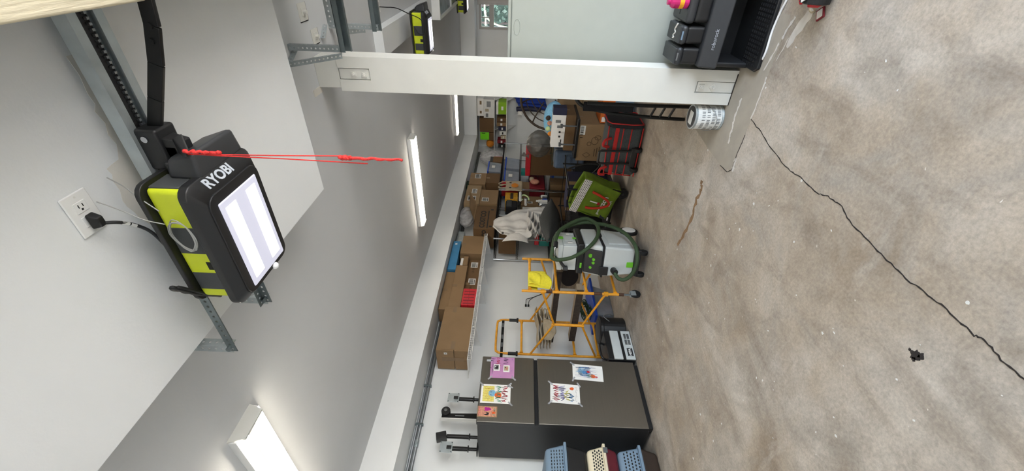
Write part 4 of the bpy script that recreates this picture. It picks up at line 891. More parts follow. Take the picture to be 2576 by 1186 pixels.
B('side_latch', (.17, .02, .44), (.192, .12, .49), 'black_plastic', vc, world=False, bevel=.004); B('front_latch', (-.15, -.292, .40), (-.05, -.27, .50), 'black_plastic', vc, world=False, bevel=.005)
MB().hexa([(.152, -.14, .16), (.17, -.14, .16), (.17, .2, .16), (.152, .2, .16)], [(.172, -.18, .40), (.186, -.18, .40), (.186, .22, .40), (.172, .22, .40)]).build('side_relief', 'vac_grey', vc, bevel=.008, **K)
B('green_sticker', (-.06, -.252, .12), (.0, -.243, .20), 'vac_green', vc, world=False)
MB().hexa([(-.16, -.29, .07), (.16, -.29, .07), (.16, -.15, .07), (-.16, -.15, .07)], [(-.15, -.26, .13), (.15, -.26, .13), (.15, -.15, .13), (-.15, -.15, .13)]).build('front_skirt', 'black_plastic', vc, bevel=.01, **K)
for s in (-1, 1):
    wv = MB().cyl((s*.165, .20, .10), (s*.205, .20, .10), .10, 28).build('rear_wheel', 'black_rubber', vc, bevel=.006, **K); MB().lathe([(.078, 0), (.074, .008), (.03, .012)] if s > 0 else [(.078, 0), (.074, -.008), (.03, -.012)], (s*.203, .20, .10), 28, 'X').build('hub', 'paper', wv, **K)
    fk = MB().cyl((s*.13, -.25, .05), (s*.13, -.25, .11), .018, 10).build('caster', 'black_plastic', vc, **K); MB().cyl((s*.13-.02, -.265, .045), (s*.13+.02, -.265, .045), .045, 18).build('caster_wheel', 'black_rubber', fk, bevel=.006, **K)
MB().cyl((-.09, -.262, .34), (-.09, -.33, .33), .034, 16).build('hose_port', 'black_plastic', vc, bevel=.004, **K)
Rv = Matrix.Rotation(math.radians(-14), 3, 'Z')
def lv(p): return Rv @ (Vector(p)-Vector((-2.88, 3.70, 0)))
def hose_mesh(pts, r=.021):
    P = spline(pts, 22); rad = [r*(1.0 if i % 2 else .93) for i in range(len(P))]; return MB().tube([lv(p) for p in P], r, 12, radii=rad)
h1 = [(-2.90, 3.37, .335), (-2.93, 3.31, .29), (-2.92, 3.30, .22), (-2.83, 3.31, .16), (-2.70, 3.34, .14), (-2.60, 3.46, .15), (-2.60, 3.68, .21), (-2.61, 3.82, .33), (-2.62, 3.89, .48), (-2.63, 3.92, .62), (-2.66, 3.90, .77), (-2.66, 3.80, .90), (-2.65, 3.62, .985), (-2.68, 3.48, 1.01), (-2.76, 3.43, 1.02), (-2.79, 3.42, .97), (-2.78, 3.415, .90), (-2.74, 3.41, .80), (-2.64, 3.42, .67), (-2.60, 3.56, .55), (-2.59, 3.73, .50), (-2.59, 3.87, .53), (-2.585, 3.93, .63), (-2.60, 3.86, .78), (-2.61, 3.72, .92), (-2.62, 3.60, .97), (-2.64, 3.52, .985)]
hose_mesh(h1).build('hose', 'hose_green', vc, world=False, smooth=True)
MB().cyl(lv((-2.64, 3.53, .98)), lv((-2.66, 3.47, .985)), .026, 14).build('hose_cuff', 'black_rubber', vc, **K)
MB().tube([lv(p) for p in spline([(-2.66, 3.475, .985), (-2.72, 3.46, .99), (-2.78, 3.455, .97), (-2.81, 3.45, .93)], 5)], .014, 10).build('metal_wand', 'chrome', vc, world=False, smooth=True)
MB().tube([lv(p) for p in spline([(-2.81, 3.45, .93), (-2.86, 3.44, .90), (-2.90, 3.44, .87)], 4)], .017, 10).build('nozzle_neck', 'dark_plastic', vc, world=False, smooth=True)
MB().box((-.02, -.03, 0), (.02, .03, .05)).build('nozzle', 'dark_plastic', vc, world=False, bevel=.008).location = lv((-2.92, 3.44, .83))
ts = thing('tool_case', 'light grey stackable tool case with green latches on the shop vacuum', 'tool case', (-2.88, 3.70, .735), math.radians(14))
MB().box((-.145, -.20, .004), (.145, .20, .155)).build('case_body', 'vac_grey', ts, bevel=.008, **K)
MB().box((-.15, -.205, .155), (.15, .205, .21)).build('lid', 'vac_grey', ts, bevel=.01, **K)
for y in (-.15, .15): MB().box((.143, y-.02, .01), (.152, y+.02, .15)).build('rib', 'vac_grey', ts, bevel=.003, **K)
MB().box((.145, -.07, .03), (.154, .07, .13)).build('front_plate', 'vac_grey', ts, bevel=.003, **K)
MB().prism([(-.022, -.03), (.022, -.03), (.03, .0), (.022, .028), (-.022, .028), (-.03, 0)], (.152, 0, .172), (0, 1, 0), (0, 0, 1), (.012, 0, 0)).build('latch', 'vac_green', ts, bevel=.003, **K)
MB().prism([(-.02, -.05), (.02, -.05), (.014, .02), (-.014, .02)], (.152, 0, .02), (0, 1, 0), (0, 0, 1), (.012, 0, 0)).build('latch', 'vac_green', ts, bevel=.003, **K)
MB().box((.1545, .09, .06), (.156, .14, .10)).build('paper_label', 'paper', ts, **K); MB().box((.151, -.14, .05), (.153, -.10, .10)).build('paper_label', 'paper', ts, **K); MB().box((.153, -.1, .05), (.1538, -.092, .10)).build('print_bar', 'ink', ts, **K)
# ------------------------------------------------------------------ wire racks along the left wall
def wire_rack(label, y0, y1, zs, ztop):
    t = thing('wire_rack', label, 'rack', (-4.33, (y0+y1)/2, 0), 0, 'wire racks'); xa_, xb_ = -4.55, -4.1
    for x in (xa_, xb_):
        for y in (y0, y1): MB().cyl((x, y, 0), (x, y, ztop), .0125, 10).build('post', 'chrome', t)
    for z in zs:
        mb = MB()
        for x in (xa_, xb_):
            for dz in (-.028, .0): mb.cyl((x, y0, z+dz-.006), (x, y1, z+dz-.006), .0035, 6)
            n = int((y1-y0)/.05)
            for k in range(n): yy = y0+(y1-y0)*k/n; mb.tube([(x, yy, z-.034), (x, yy+.025, z-.006), (x, yy+.05, z-.034)], .0022, 4)
        for y in (y0, y1):
            for dz in (-.028, .0): mb.cyl((xa_, y, z+dz-.006), (xb_, y, z+dz-.006), .0035, 6)
        s_ = mb.build('shelf_frame', 'black_metal', t)
        mb = MB(); y = y0+.02
        while y < y1: mb.tube([(xa_, y, z-.003), (xb_, y, z-.003)], .002, 4); y += .03
        tag(mb.build('shelf_wires', 'black_metal', s_), kind='stuff')
    return t
wire_rack('chrome and black wire rack of cartons with a white sheet hung on it', 5.52, 7.15, (.45, .82, 1.39, 1.775), 1.778)
wire_rack('chrome and black wire rack of clear tubs farther along the wall', 7.20, 9.45, (.40, .85, 1.375, 1.775), 1.778)
# top of the near rack
bx = carton('carton', 'open brown warehouse box with raised flap on top of the near rack', (-4.52, 5.80, 1.78), (-4.11, 6.55, 2.15), 'cardboard_dark', parts=False)
letters('COSTCO', (-4.1075, 6.1, 2.0), (0, 1, 0), (0, 0, 1), .13, 'ink', bx, bold=.004); letters('COSTCO', (-4.34, 5.7975, 1.96), (1, 0, 0), (0, 0, 1), .1, 'ink', bx, bold=.003)
B('print_line', (-4.1085, 5.82, 1.90), (-4.1075, 6.38, 1.92), 'ink', bx)
for y in (5.86, 6.4): B('print_box', (-4.1085, y, 1.83), (-4.1075, y+.04, 1.88), 'ink', bx)
MB().hexa([(-4.12, 6.05, 2.15), (-4.11, 6.05, 2.15), (-4.11, 6.60, 2.15), (-4.12, 6.60, 2.15)], [(-4.02, 6.3, 2.26), (-4.01, 6.3, 2.26), (-4.05, 6.95, 2.33), (-4.06, 6.95, 2.33)]).build('raised_flap', 'cardboard', bx)
pb = MB(); rs = random.Random(8)
def bagfn(cx, cy, cz, rx, ry, rz_, seed, fold=.25):
    g = random.Random(seed); ph = [g.uniform(0, 6.28) for _ in range(10)]
    def fn(u, v):
        a = 2*math.pi*u; b = math.pi*(v-.5)
        pl = 1-abs(math.sin(4.5*a+ph[0]+1.6*math.sin(5*v+ph[1]))); p2 = 1-abs(math.sin(8*a+ph[2]+2*v)); p3 = 1-abs(math.sin(7*v+2*a+ph[3]))
        s_ = 1+fold*(.55*pl+.3*p2+.35*p3-.55)+fold*.3*math.sin(2*a+ph[5])
        return (cx+rx*s_*math.cos(b)*math.cos(a), cy+ry*s_*math.cos(b)*math.sin(a), cz+rz_*math.sin(b)*(1+.12*math.sin(4*a+ph[4])*math.cos(b)))
    return fn
def bag(name, label, m, c, r, seed, fold=.22, cat='bag', group=None, nu=72, nv=30, knot=None):
    t = thing(name, label, cat, (c[0], c[1], c[2]-r[2]), 0, group); MB().grid(bagfn(*c, *r, seed, fold), nu, nv).build('bag_skin', m, t, smooth=True)
    if knot:
        mb = MB().tube([Vector(knot)+Vector((0, 0, -.05)), knot, Vector(knot)+Vector((.02, .03, .06))], .02, 8, radii=[.05, .015, .045]); mb.build('knotted_neck', m, t, smooth=True)
    return t
bag('plastic_bag', 'crumpled clear plastic bag by the flap of the open warehouse box', 'sheer_plastic', (-4.25, 6.37, 2.32), (.13, .27, .14), 3)
t = carton('carton', 'wide taped box with shipping labels lying on the near rack', (-4.53, 6.62, 1.78), (-4.1, 7.14, 2.12), 'cardboard'); label_on(t, (-4.1, 6.7, 1.95), (-4.0985, 6.83, 2.08)); 
t = carton('carton', 'upper shipping box with two white labels on the near rack', (-4.53, 6.6, 2.125), (-4.1, 7.3, 2.41), 'cardboard_light', seam='y'); label_on(t, (-4.1, 6.98, 2.2), (-4.0985, 7.15, 2.3)); label_on(t, (-4.1, 6.70, 2.20), (-4.0985, 6.88, 2.36)); MB().cyl((-4.0985, 6.79, 2.28), (-4.0975, 6.79, 2.28), .055, 20).build('round_print', 'ink', t)
t = carton('carton', 'brown box with white label beside a clear tub atop the far rack', (-4.53, 7.42, 1.78), (-4.1, 7.85, 2.06), 'cardboard_dark'); 
t = carton('carton', 'open tan box with a white label at the top of the far rack', (-4.53, 7.36, 2.065), (-4.1, 7.84, 2.40), 'cardboard'); label_on(t, (-4.1, 7.6, 2.18), (-4.0985, 7.78, 2.3))
# clear tubs with blue lids on the far rack
def tub(label, lo, hi, lid='y', m='clear_bin', tagl=True):
    lo, hi = Vector(lo), Vector(hi); t = thing('storage_tub', label, 'tub', ((lo.x+hi.x)/2, (lo.y+hi.y)/2, lo.z), 0, 'clear tubs with blue lids'); h = hi.z-lo.z; e = .02
    MB().hexa([(lo.x+e, lo.y+e, lo.z), (hi.x-e, lo.y+e, lo.z), (hi.x-e, hi.y-e, lo.z), (lo.x+e, hi.y-e, lo.z)], [(lo.x, lo.y, hi.z-.03), (hi.x, lo.y, hi.z-.03), (hi.x, hi.y, hi.z-.03), (lo.x, hi.y, hi.z-.03)]).build('tub_body', m, t, bevel=.008)
    B('lid', (lo.x-.01, lo.y-.01, hi.z-.03), (hi.x+.01, hi.y+.01, hi.z), 'blue_lid', t, bevel=.006)
    g = random.Random(int(lo.y*97+lo.z*31)); mb = MB()
    for k in range(5): cx, cy = g.uniform(lo.x+.1, hi.x-.1), g.uniform(lo.y+.1, hi.y-.1); mb.grid(bagfn(cx, cy, lo.z+h*.35, .07, .07, h*.28, k), 10, 6)
    mb.build('contents', g.choice(('canvas', 'cloth_white', 'grey_plastic')), t, smooth=True)
    if tagl: B('paper_label', (hi.x-.004, (lo.y+hi.y)/2-.06, lo.z+h*.45), (hi.x+.002, (lo.y+hi.y)/2+.05, lo.z+h*.7), 'label_white', t)
    return t
tub('clear tub with blue lid and paper label on the topmost far rack shelf', (-4.5, 7.90, 1.78), (-4.08, 8.35, 2.07))
tub('pale filled tub with blue lid near the pumpkin tote on the far rack', (-4.5, 7.52, 1.38), (-4.08, 7.98, 1.70))
tub('clear tub with blue lid on the far rack beyond the red binder', (-4.5, 8.08, 1.38), (-4.08, 8.6, 1.70), tagl=False)
tub('clear tub with blue lid above the dark red bin on the far rack', (-4.5, 8.15, .855), (-4.08, 8.68, 1.16), tagl=False)
tub('clear tub standing on the lowest far rack shelf behind the wagon', (-4.45, 7.75, .405), (-4.05, 8.3, .68), tagl=False)
t = thing('binder', 'slim red binder box between blue lids on the far rack', 'binder', (-4.2, 7.40, 1.38)); B('case', (-4.4, 7.42, 1.38), (-4.08, 7.495, 1.735), 'red_paint', t, bevel=.004); B('spine_label', (-4.079, 7.43, 1.55), (-4.078, 7.485, 1.65), 'paper', t)
t = thing('red_bin', 'dark red fabric bin on the far rack', 'bin', (-4.3, 7.6, .855)); B('bin_body', (-4.52, 7.25, .855), (-4.08, 8.0, 1.16), 'red_deep', t, bevel=.012); MB().tube(spline([(-4.075, 7.5, 1.05), (-4.05, 7.52, 1.0), (-4.05, 7.7, 1.0), (-4.075, 7.72, 1.05)], 4), .008, 6).build('handle', 'wine', t, smooth=True)
t = thing('doll', 'small tan and black soft toy lying by the dark red bin', 'toy', (-4.02, 7.42, .95)); MB().grid(bagfn(-4.0, 7.36, 1.06, .05, .07, .09, 2, .15), 16, 10).build('toy_body', 'skin_photo', t, smooth=True); MB().grid(bagfn(-3.99, 7.44, 1.12, .05, .06, .05, 5, .15), 16, 10).build('toy_head', 'canvas', t, smooth=True); MB().grid(bagfn(-4.01, 7.47, 1.15, .045, .05, .04, 7, .2), 14, 8).build('toy_hair', 'brown_dark', t, smooth=True)
t = thing('power_drill_case', 'dark teal zipped case hung above the soft toy', 'case', (-4.06, 7.85, 1.18)); B('case_body', (-4.1, 7.78, 1.17), (-4.0, 7.95, 1.34), 'teal', t, bevel=.01); B('zip_line', (-4.0, 7.785, 1.25), (-3.998, 7.945, 1.256), 'ink', t)
t = carton('carton', 'small box low on the far rack under the red bin', (-4.5, 7.4, .405), (-4.08, 7.7, .74), 'cardboard')
t = carton('carton', 'tan box end beside the rack post under the pumpkin tote', (-4.5, 7.25, 1.165), (-4.13, 7.58, 1.335), 'cardboard', group='cardboard boxes', parts=False)
# middle of the near rack
tt = thing('tote_bag', 'cream canvas tote with a printed pumpkin hung on the rack edge', 'tote bag', (-4.04, 7.25, 1.31))
MB().grid(lambda u, v: (-4.055+.012*math.sin(u*5+v*3), 7.05+.38*u, 1.64-.33*v), 14, 12).build('bag_front', 'canvas', tt, smooth=True, solid=.02)
for dy in (.08, .22): MB().tube(spline([(-4.05, 7.08+dy, 1.63), (-4.07, 7.10+dy, 1.74), (-4.08, 7.15+dy, 1.79), (-4.07, 7.19+dy, 1.74), (-4.05, 7.22+dy, 1.63)], 4), .011, 6).build('strap', 'canvas', tt, smooth=True)
MB().prism([(.085*math.cos(a)*(1+.08*math.cos(5*a)), .07*math.sin(a)) for a in [k*math.pi/12 for k in range(24)]], (-4.036, 7.24, 1.46), (0, 1, 0), (0, 0, 1), (.003, 0, 0)).build('pumpkin_print', 'orange_bag', tt)
for y in (7.14, 7.35): MB().prism([(.02*math.cos(a), .025*math.sin(a)) for a in [k*math.pi/5 for k in range(10)]], (-4.036, y, 1.55), (0, 1, 0), (0, 0, 1), (.003, 0, 0)).build('dark_print', 'ink', tt)
t = thing('snack_box', 'mustard yellow printed box on the near rack', 'box', (-4.2, 6.95, 1.395)); B('box_body', (-4.4, 6.82, 1.395), (-4.11, 7.08, 1.64), 'mustard', t, bevel=.004); B('print_band', (-4.1095, 6.84, 1.48), (-4.109, 7.06, 1.54), 'wicker_brown', t)
t = thing('tool_bag', 'small black zipped bag leaning by the mustard box', 'bag', (-4.2, 6.62, 1.395)); B('bag_body', (-4.42, 6.52, 1.395), (-4.1, 6.78, 1.62), 'black_fabric', t, bevel=.03); B('bag_flap', (-4.105, 6.54, 1.5), (-4.09, 6.76, 1.6), 'dark_grey_fabric', t, bevel=.005)
t = carton('carton', 'tan box with two labels on the second shelf of the near rack', (-4.5, 6.78, .825), (-4.19, 7.10, 1.33), 'cardboard'); label_on(t, (-4.19, 6.95, 1.16), (-4.1885, 7.03, 1.27)); label_on(t, (-4.19, 6.83, 1.1), (-4.1885, 6.9, 1.2))
t = carton('carton', 'white sided box beside the hanging sheet on the near rack', (-4.5, 6.35, .825), (-4.19, 6.7, 1.30), 'label_white', parts=False)
t = carton('carton', 'dark tan box low on the near rack by the jars', (-4.5, 6.3, .455), (-4.1, 6.95, .77), 'cardboard_dark')
t = thing('mop_roll', 'silver tube leaning upright inside the near rack', 'tube', (-4.16, 6.3, 1.395)); MB().cyl((-4.16, 6.3, 1.395), (-4.17, 6.33, 1.735), .03, 14).build('tube_wall', 'chrome', t); MB().cyl((-4.17, 6.328, 1.72), (-4.171, 6.332, 1.75), .034, 14).build('end_cap', 'black_plastic', t)
# white sheet hung over the rack corner
g5 = random.Random(21)
def sheetfn(u, v):
    top = Vector((-4.05, 5.83-.05*u, 1.80)); y = 5.30+1.05*u; fl = math.sin(u*math.pi)
    y0_ = 5.72+.22*u; yy = y0_+(y-y0_)*min(1, v*1.7)**.8; z = 1.80-v*(.55+.35*min(1, u*2.2)+.06*math.sin(u*31))
    x = -4.055+(.05+.14*v)*(.6+.4*math.sin(u*9+1))+.03*math.sin(u*34+v*4)*v+.015*math.sin(v*18+u*7)
    return (x, yy, z)
ws = thing('white_sheet', 'crumpled white fabric sheet draped over the corner of the near rack', 'sheet', (-3.98, 5.8, .88))
MB().grid(sheetfn, 70, 34).build('cloth', 'cloth_white', ws, smooth=True, solid=.005)
for k in range(7):
    z0 = 1.22-.045*k; MB().grid(lambda u, v, k=k, z0=z0: (-4.0+.13*math.sin(v*2.6)+.02*math.sin(u*14+k), 5.42+.62*u+.03*math.sin(v*5+k), z0-.05*v+.02*math.sin(u*9+k*2)), 22, 8).build('fold', 'cloth_white', ws, smooth=True, solid=.006)
MB().grid(lambda u, v: (-3.93+.04*math.sin(v*3), 5.22+.2*u-.02*v, 1.62-.1*u-.42*v*(1-.3*u)), 12, 14).build('hanging_corner', 'cloth_white', ws, smooth=True, solid=.005)
for dy in (0, .03): MB().prism([(.012*math.cos(a), .02*math.sin(a)) for a in [k*math.pi/6 for k in range(12)]], (-3.905, 5.40+dy, 1.62), (0, 1, 0), (0, 0, 1), (.003, 0, 0)).build('dark_print', 'ink', ws)
t = thing('paint_pouch', 'teal and red packets tucked low in the near rack', 'packet', (-4.2, 5.75, .83)); B('teal_packet', (-4.3, 5.62, .83), (-4.13, 6.1, 1.0), 'teal', t, bevel=.01); B('red_packet', (-4.3, 5.64, 1.005), (-4.13, 5.85, 1.08), 'red_paint', t, bevel=.01)
t = carton('carton', 'narrow brown box inside the near rack behind the sheet', (-4.5, 5.62, 1.395), (-4.2, 5.95, 1.70), 'cardboard_dark', parts=False)
# white bottles and jars at the rack edge
BL = [('white_plastic', .21, 'tall white bottle with dark cap beside the hanging sheet'), ('blue_lid', .15, 'blue bottle with white cap between two white bottles on the rack'), ('label_white', .13, 'short matt white bottle beside the blue bottle on the rack'), ('chrome', .16, 'shiny metal tin with white cap on the rack shelf edge'), ('white_plastic', .18, 'white bottle with dark cap beside the shiny metal tin'), ('label_white', .22, 'tallest matt white bottle on the rack shelf edge'), ('blue_lid', .12, 'squat blue bottle next to the tallest white bottle'), ('chrome', .11, 'low shiny tin next to the squat blue bottle'), ('white_plastic', .14, 'small white bottle with dark cap at the rack post')]
for k, (m, h, l_) in enumerate(BL):
    y = 6.45+.072*k; x = -4.14+.02*(k % 2); z = .82
    t = thing('bottle', l_, 'bottle', (x, y, z), 0, 'bottles on the rack shelf')
    MB().lathe([(.03, 0), (.031, .005), (.031, h*.75), (.018, h*.85), (.016, h*.9)], (x, y, z), 14).build('bottle_body', m, t, smooth=False); MB().lathe([(.019, h*.88), (.019, h)], (x, y, z), 12).build('cap', 'white_plastic' if m != 'white_plastic' else 'dark_plastic', t)
t = thing('caulk_tube', 'long white cartridge lying along the rack edge', 'tube', (-4.02, 6.95, 1.02)); MB().cyl((-4.06, 6.72, 1.345), (-4.06, 7.0, 1.345), .028, 14).build('cartridge', 'white_plastic', t); MB().cyl((-4.06, 7.0, 1.345), (-4.06, 7.06, 1.345), .012, 10, r2=.004).build('nozzle', 'label_white', t)
t.location = (-4.06, 6.9, 1.317)
for c in t.children: c.location -= Vector((-.04, -.05, .297))
t = thing('paint_roller', 'green handled paint roller hooked on the near rack', 'paint roller', (-4.06, 6.8, 1.18)); MB().tube(spline([(-4.07, 6.75, 1.30), (-4.07, 6.85, 1.345), (-4.06, 6.92, 1.28), (-4.06, 6.85, 1.20), (-4.06, 6.74, 1.18)], 5), .014, 8).build('handle', 'pale_green', t, smooth=True); MB().cyl((-4.06, 6.56, 1.24), (-4.06, 6.74, 1.24), .025, 12).build('roller_sleeve', 'cloth_white', t)

# ------------------------------------------------------------------ black wagon with the green grocery bag
wg = thing('folding_wagon', 'black folding wagon with wire frame and large rear wheel', 'wagon', (-3.0, 4.85, 0))
wx_, wX, wy_, wY = -3.30, -2.60, 4.62, 5.35
for x in (wx_, wX):
    for y in (wy_, wY): MB().cyl((x, y, .1), (x, y, .78), .012, 8).build('upright', 'black_metal', wg)
for z in (.16, .75):
    mb = MB(); mb.tube([(wx_, wy_, z), (wX, wy_, z), (wX, wY, z), (wx_, wY, z)], .011, 8, closed=True); mb.build('frame_ring', 'black_metal', wg)
B('tray', (wx_, wy_, .15), (wX, wY, .17), 'black_fabric', wg); B('side_panel', (wx_, wY-.01, .17), (wX, wY, .6), 'black_fabric', wg); B('side_panel', (wx_, wy_, .17), (wx_+.01, wY, .5), 'black_fabric', wg)
for k in range(6): xx = wx_+.1+k*.1; MB().cyl((xx, wy_, .17), (xx, wy_, .74), .004, 6).build('side_rod', 'black_metal', wg)
for (x, y, r) in ((-3.28, 4.60, .14), (-3.28, 5.37, .14), (-2.62, 4.60, .07), (-2.62, 5.37, .07)):
    w2 = MB().lathe([(r*.55, -.022), (r*.95, -.026), (r, -.012), (r, .012), (r*.95, .026), (r*.55, .022)], (x, y, r), 28, 'Y').build('wheel', 'black_rubber', wg); MB().cyl((x, y-.03, r), (x, y+.03, r), r*.25, 14).build('hub', 'dark_plastic', w2)
MB().tube(spline([(wX, wy_+.1, .5), (-2.38, 4.75, .38), (-2.30, 4.76, .36), (-2.31, 4.84, .36), (-2.40, 4.85, .38), (wX, wy_+.3, .5)], 5), .007, 6).build('pull_loop', 'black_metal', wg, smooth=True)
MB().tube(spline([(-2.55, 5.1, .74), (-2.42, 5.0, .5), (-2.38, 4.85, .25), (-2.42, 4.75, .1)], 5), .013, 6).build('pull_bar', 'black_metal', wg, smooth=True)
for x in (-3.2, -3.05, -2.9): B('reflector', (x, wy_-.014, .19), (x+.05, wy_-.008, .205), 'paper', wg)
fl = thing('fabric_flap', 'pointed dark grey fabric flap standing at the end of the wagon', 'flap', (-3.42, 5.1, .72))
MB().grid(lambda u, v: (-3.44+.09*math.sin(math.pi*v)*(1-u*.5), 4.58+1.12*u, .94-.08*u+(.30*math.sin(math.pi*(u*.9+.05))**1.0*(v-.5))), 18, 8).build('flap_cloth', 'dark_grey_fabric', fl, smooth=True, solid=.01)
MB().cyl((-3.42, 5.1, .0), (-3.42, 5.1, .86), .012, 8).build('support_rod', 'black_metal', fl)
t = carton('carton', 'blue and tan striped box standing in the wagon', (-3.18, 5.0, .172), (-2.68, 5.28, .72), 'navy', parts=False)
for x in (-3.16, -2.98, -2.74): B('tan_stripe', (x, 4.9985, .18), (x+.05, 5.0, .715), 'cardboard', t)
for z in (.5,): B('tan_stripe', (-3.18, 4.998, z), (-2.68, 5.0, z+.04), 'cardboard', t)
gb = thing('grocery_bag', 'green grocery bag with red handles and white dotted band in the wagon', 'bag', (-2.78, 4.66, .172), math.radians(-4))
def gbf(face):
    def fn(u, v):
        w2 = .25*(1-.10*v); x = -w2+2*w2*u; y = (-.09-.015*math.sin(u*7)*v) if face == 0 else (.09+.01*math.sin(u*6))
        return (x, y+.02*math.sin(v*5), .50*(1-v)*(1+.05*math.sin(u*3)))
    return fn
mb = MB().grid(gbf(0), 16, 14).grid(gbf(1), 16, 14)
for s in (0, 1): mb.grid(lambda u, v, s=s: ((-.25*(1-.10*v))*(1-2*s)+.012*math.sin(v*8), -.09+.18*u, .50*(1-v)), 6, 14)
mb.build('bag_wall', 'bag_green', gb, world=False, smooth=True, solid=.004).rotation_euler = (0, math.radians(17), 0)
piv = gb
bnd = MB().box((-.252, -.104, .405), (.252, -.094, .50)).build('dotted_band', 'paper', gb, world=False); bnd.rotation_euler = (0, math.radians(17), 0)
mb = MB()
for i in range(20):
    for j in range(4): x, z = -.24+i*.025+(.012 if j % 2 else 0), .418+j*.024; mb.box((x-.005, -.1055, z-.005), (x+.005, -.1035, z+.005), rot=(0, math.pi/4, 0))
dd = mb.build('dots', 'ink', gb, world=False); dd.rotation_euler = (0, math.radians(17), 0); tag(dd, kind='stuff')
for nm, pts, m in (('handle', [(-.13, -.115, .33), (-.10, -.125, .22), (-.02, -.13, .09), (.05, -.13, .09), (.10, -.125, .22), (.12, -.115, .34)], 'bag_red'),):
    h_ = MB().tube(spline(pts, 6), .016, 6).build(nm, m, gb, world=False, smooth=True); h_.rotation_euler = (0, math.radians(17), 0)
lt = letters('amazon', wloc(gb)+Vector((-.04, -.112, .14)), (1, 0, 0), (0, 0, 1), .095, 'paper', gb, bold=.002); lt.rotation_euler = (0, math.radians(17), 0)
l3 = letters('fresh', wloc(gb)+Vector((-.0, -.112, .06)), (1, 0, 0), (0, 0, 1), .07, 'paper', gb); l3.rotation_euler = (0, math.radians(17), 0)
for nm, lo, hi, m in (('carrot_print', (-.03, -.113, .20), (-.012, -.111, .31), 'paper'), ('red_print', (-.045, -.114, .175), (-.005, -.112, .21), 'red_paint'), ('blue_tag', (-.22, -.118, .02), (-.12, -.110, .09), 'navy')):
    q_ = MB().box(lo, hi).build(nm, m, gb, world=False); q_.rotation_euler = (0, math.radians(17), 0)

# dark things filling the lower rack shelves
for lo, hi, m, l_ in (((-4.5, 5.6, .455), (-4.14, 6.2, .77), 'black_fabric', 'black soft crate on the lower shelf of the near rack'), ((-4.5, 5.6, .0), (-4.12, 6.3, .40), 'cardboard_dark', 'dark carton on the floor under the near rack'), ((-4.5, 6.4, .0), (-4.12, 7.0, .38), 'navy', 'navy blue bin on the floor under the near rack'), ((-4.5, 7.3, 0), (-4.1, 8.0, .34), 'black_plastic', 'black tub on the floor under the far rack'), ((-3.95, 5.6, 0), (-3.55, 6.25, .55), 'black_plastic', 'tall black tote on the floor behind the wagon flap'), ((-3.9, 6.4, 0), (-3.45, 6.95, .42), 'dark_plastic', 'dark grey tote on the floor near the suitcase')):
    t = thing('storage_bin', l_, 'bin', ((lo[0]+hi[0])/2, (lo[1]+hi[1])/2, lo[2]), 0, 'dark bins on the floor'); B('bin_body', lo, (hi[0], hi[1], hi[2]-.03), m, t, bevel=.015); B('lid', (lo[0]-.005, lo[1]-.005, hi[2]-.035), (hi[0]+.005, hi[1]+.005, hi[2]), m, t, bevel=.008); MB().tube(spline([(hi[0], lo[1]+.2, hi[2]-.1), (hi[0]+.03, lo[1]+.22, hi[2]-.12), (hi[0]+.03, hi[1]-.22, hi[2]-.12), (hi[0], hi[1]-.2, hi[2]-.1)], 4), .009, 6).build('handle', 'grey_plastic', t, smooth=True)
# ------------------------------------------------------------------ clutter beyond the post
# shelves on the far wall
fs_ = thing('wall_shelf', 'two pale shelf boards on white brackets on the far wall', 'shelf', (-3.9, 10.15, 1.74))
for z in (2.06, 1.752): B('board', (-4.58, 9.96, z-.02), (-3.18, 10.345, z), 'label_white', fs_, bevel=.003)
for z in (2.06, 1.752):
    for x in (-3.255, -4.0): MB().prism([(10.345, z-.02), (9.99, z-.02), (10.345, z-.24)], (x, 0, 0), (0, 1, 0), (0, 0, 1), (.012, 0, 0)).build('bracket', 'white_plastic', fs_)
def sbox(name, label, lo, hi, m, cat='box', marks=(), group='boxes on the far shelves', lid=None):
    t = thing(name, label, cat, ((lo[0]+hi[0])/2, (lo[1]+hi[1])/2, lo[2]), 0, group); B('box_body', lo, hi, m, t, bevel=.004)
    if lid: B('lid_band', (lo[0]-.002, lo[1]-.002, hi[2]-.05), (hi[0]+.002, hi[1]+.002, hi[2]+.002), lid, t, bevel=.003)
    for (a, b, c, d, mm) in marks:
        w_, h_ = hi[0]-lo[0], hi[2]-lo[2]; B('print', (lo[0]+a*w_, lo[1]-.0015, lo[2]+b*h_), (lo[0]+c*w_, lo[1]-.0003, lo[2]+d*h_), mm, t)
    return t
Z1, Z2 = 2.061, 1.753
sbox('appliance_carton', 'white appliance box with small prints, lower of two on the far top shelf', (-3.68, 9.97, Z1), (-3.22, 10.3, 2.31), 'label_white', marks=((.05, .55, .25, .8, 'steel_band'), (.35, .5, .5, .85, 'canvas'), (.6, .3, .9, .7, 'steel_band')))
sbox('appliance_carton', 'white appliance box with two tan squares, upper of two on the far top shelf', (-3.64, 9.98, 2.312), (-3.2, 10.3, 2.47), 'paper', marks=((.15, .3, .3, .6, 'tape'), (.65, .3, .85, .6, 'tape')))
t = carton('carton', 'plain brown carton on the far top shelf by the white boxes', (-4.05, 9.98, Z1), (-3.7, 10.3, 2.42), 'cardboard_dark', group='boxes on the far shelves')
t = thing('cutting_board', 'lime green plastic board with a grip hole on the far top shelf', 'board', (-4.15, 10.05, Z1)); B('plate', (-4.27, 10.0, Z1+.12), (-4.07, 10.02, 2.41), 'lime_bright', t, bevel=.008); B('grip_hole', (-4.10, 9.998, 2.28), (-4.085, 10.0, 2.37), 'dark_slot', t); B('foot_box', (-4.28, 10.0, Z1), (-4.07, 10.2, Z1+.12), 'cardboard_dark', t)
bag('produce_bag', 'small orange soft bag on the far top shelf corner', 'orange_bag', (-4.40, 10.1, 2.16), (.1, .12, .1), 5, .12)
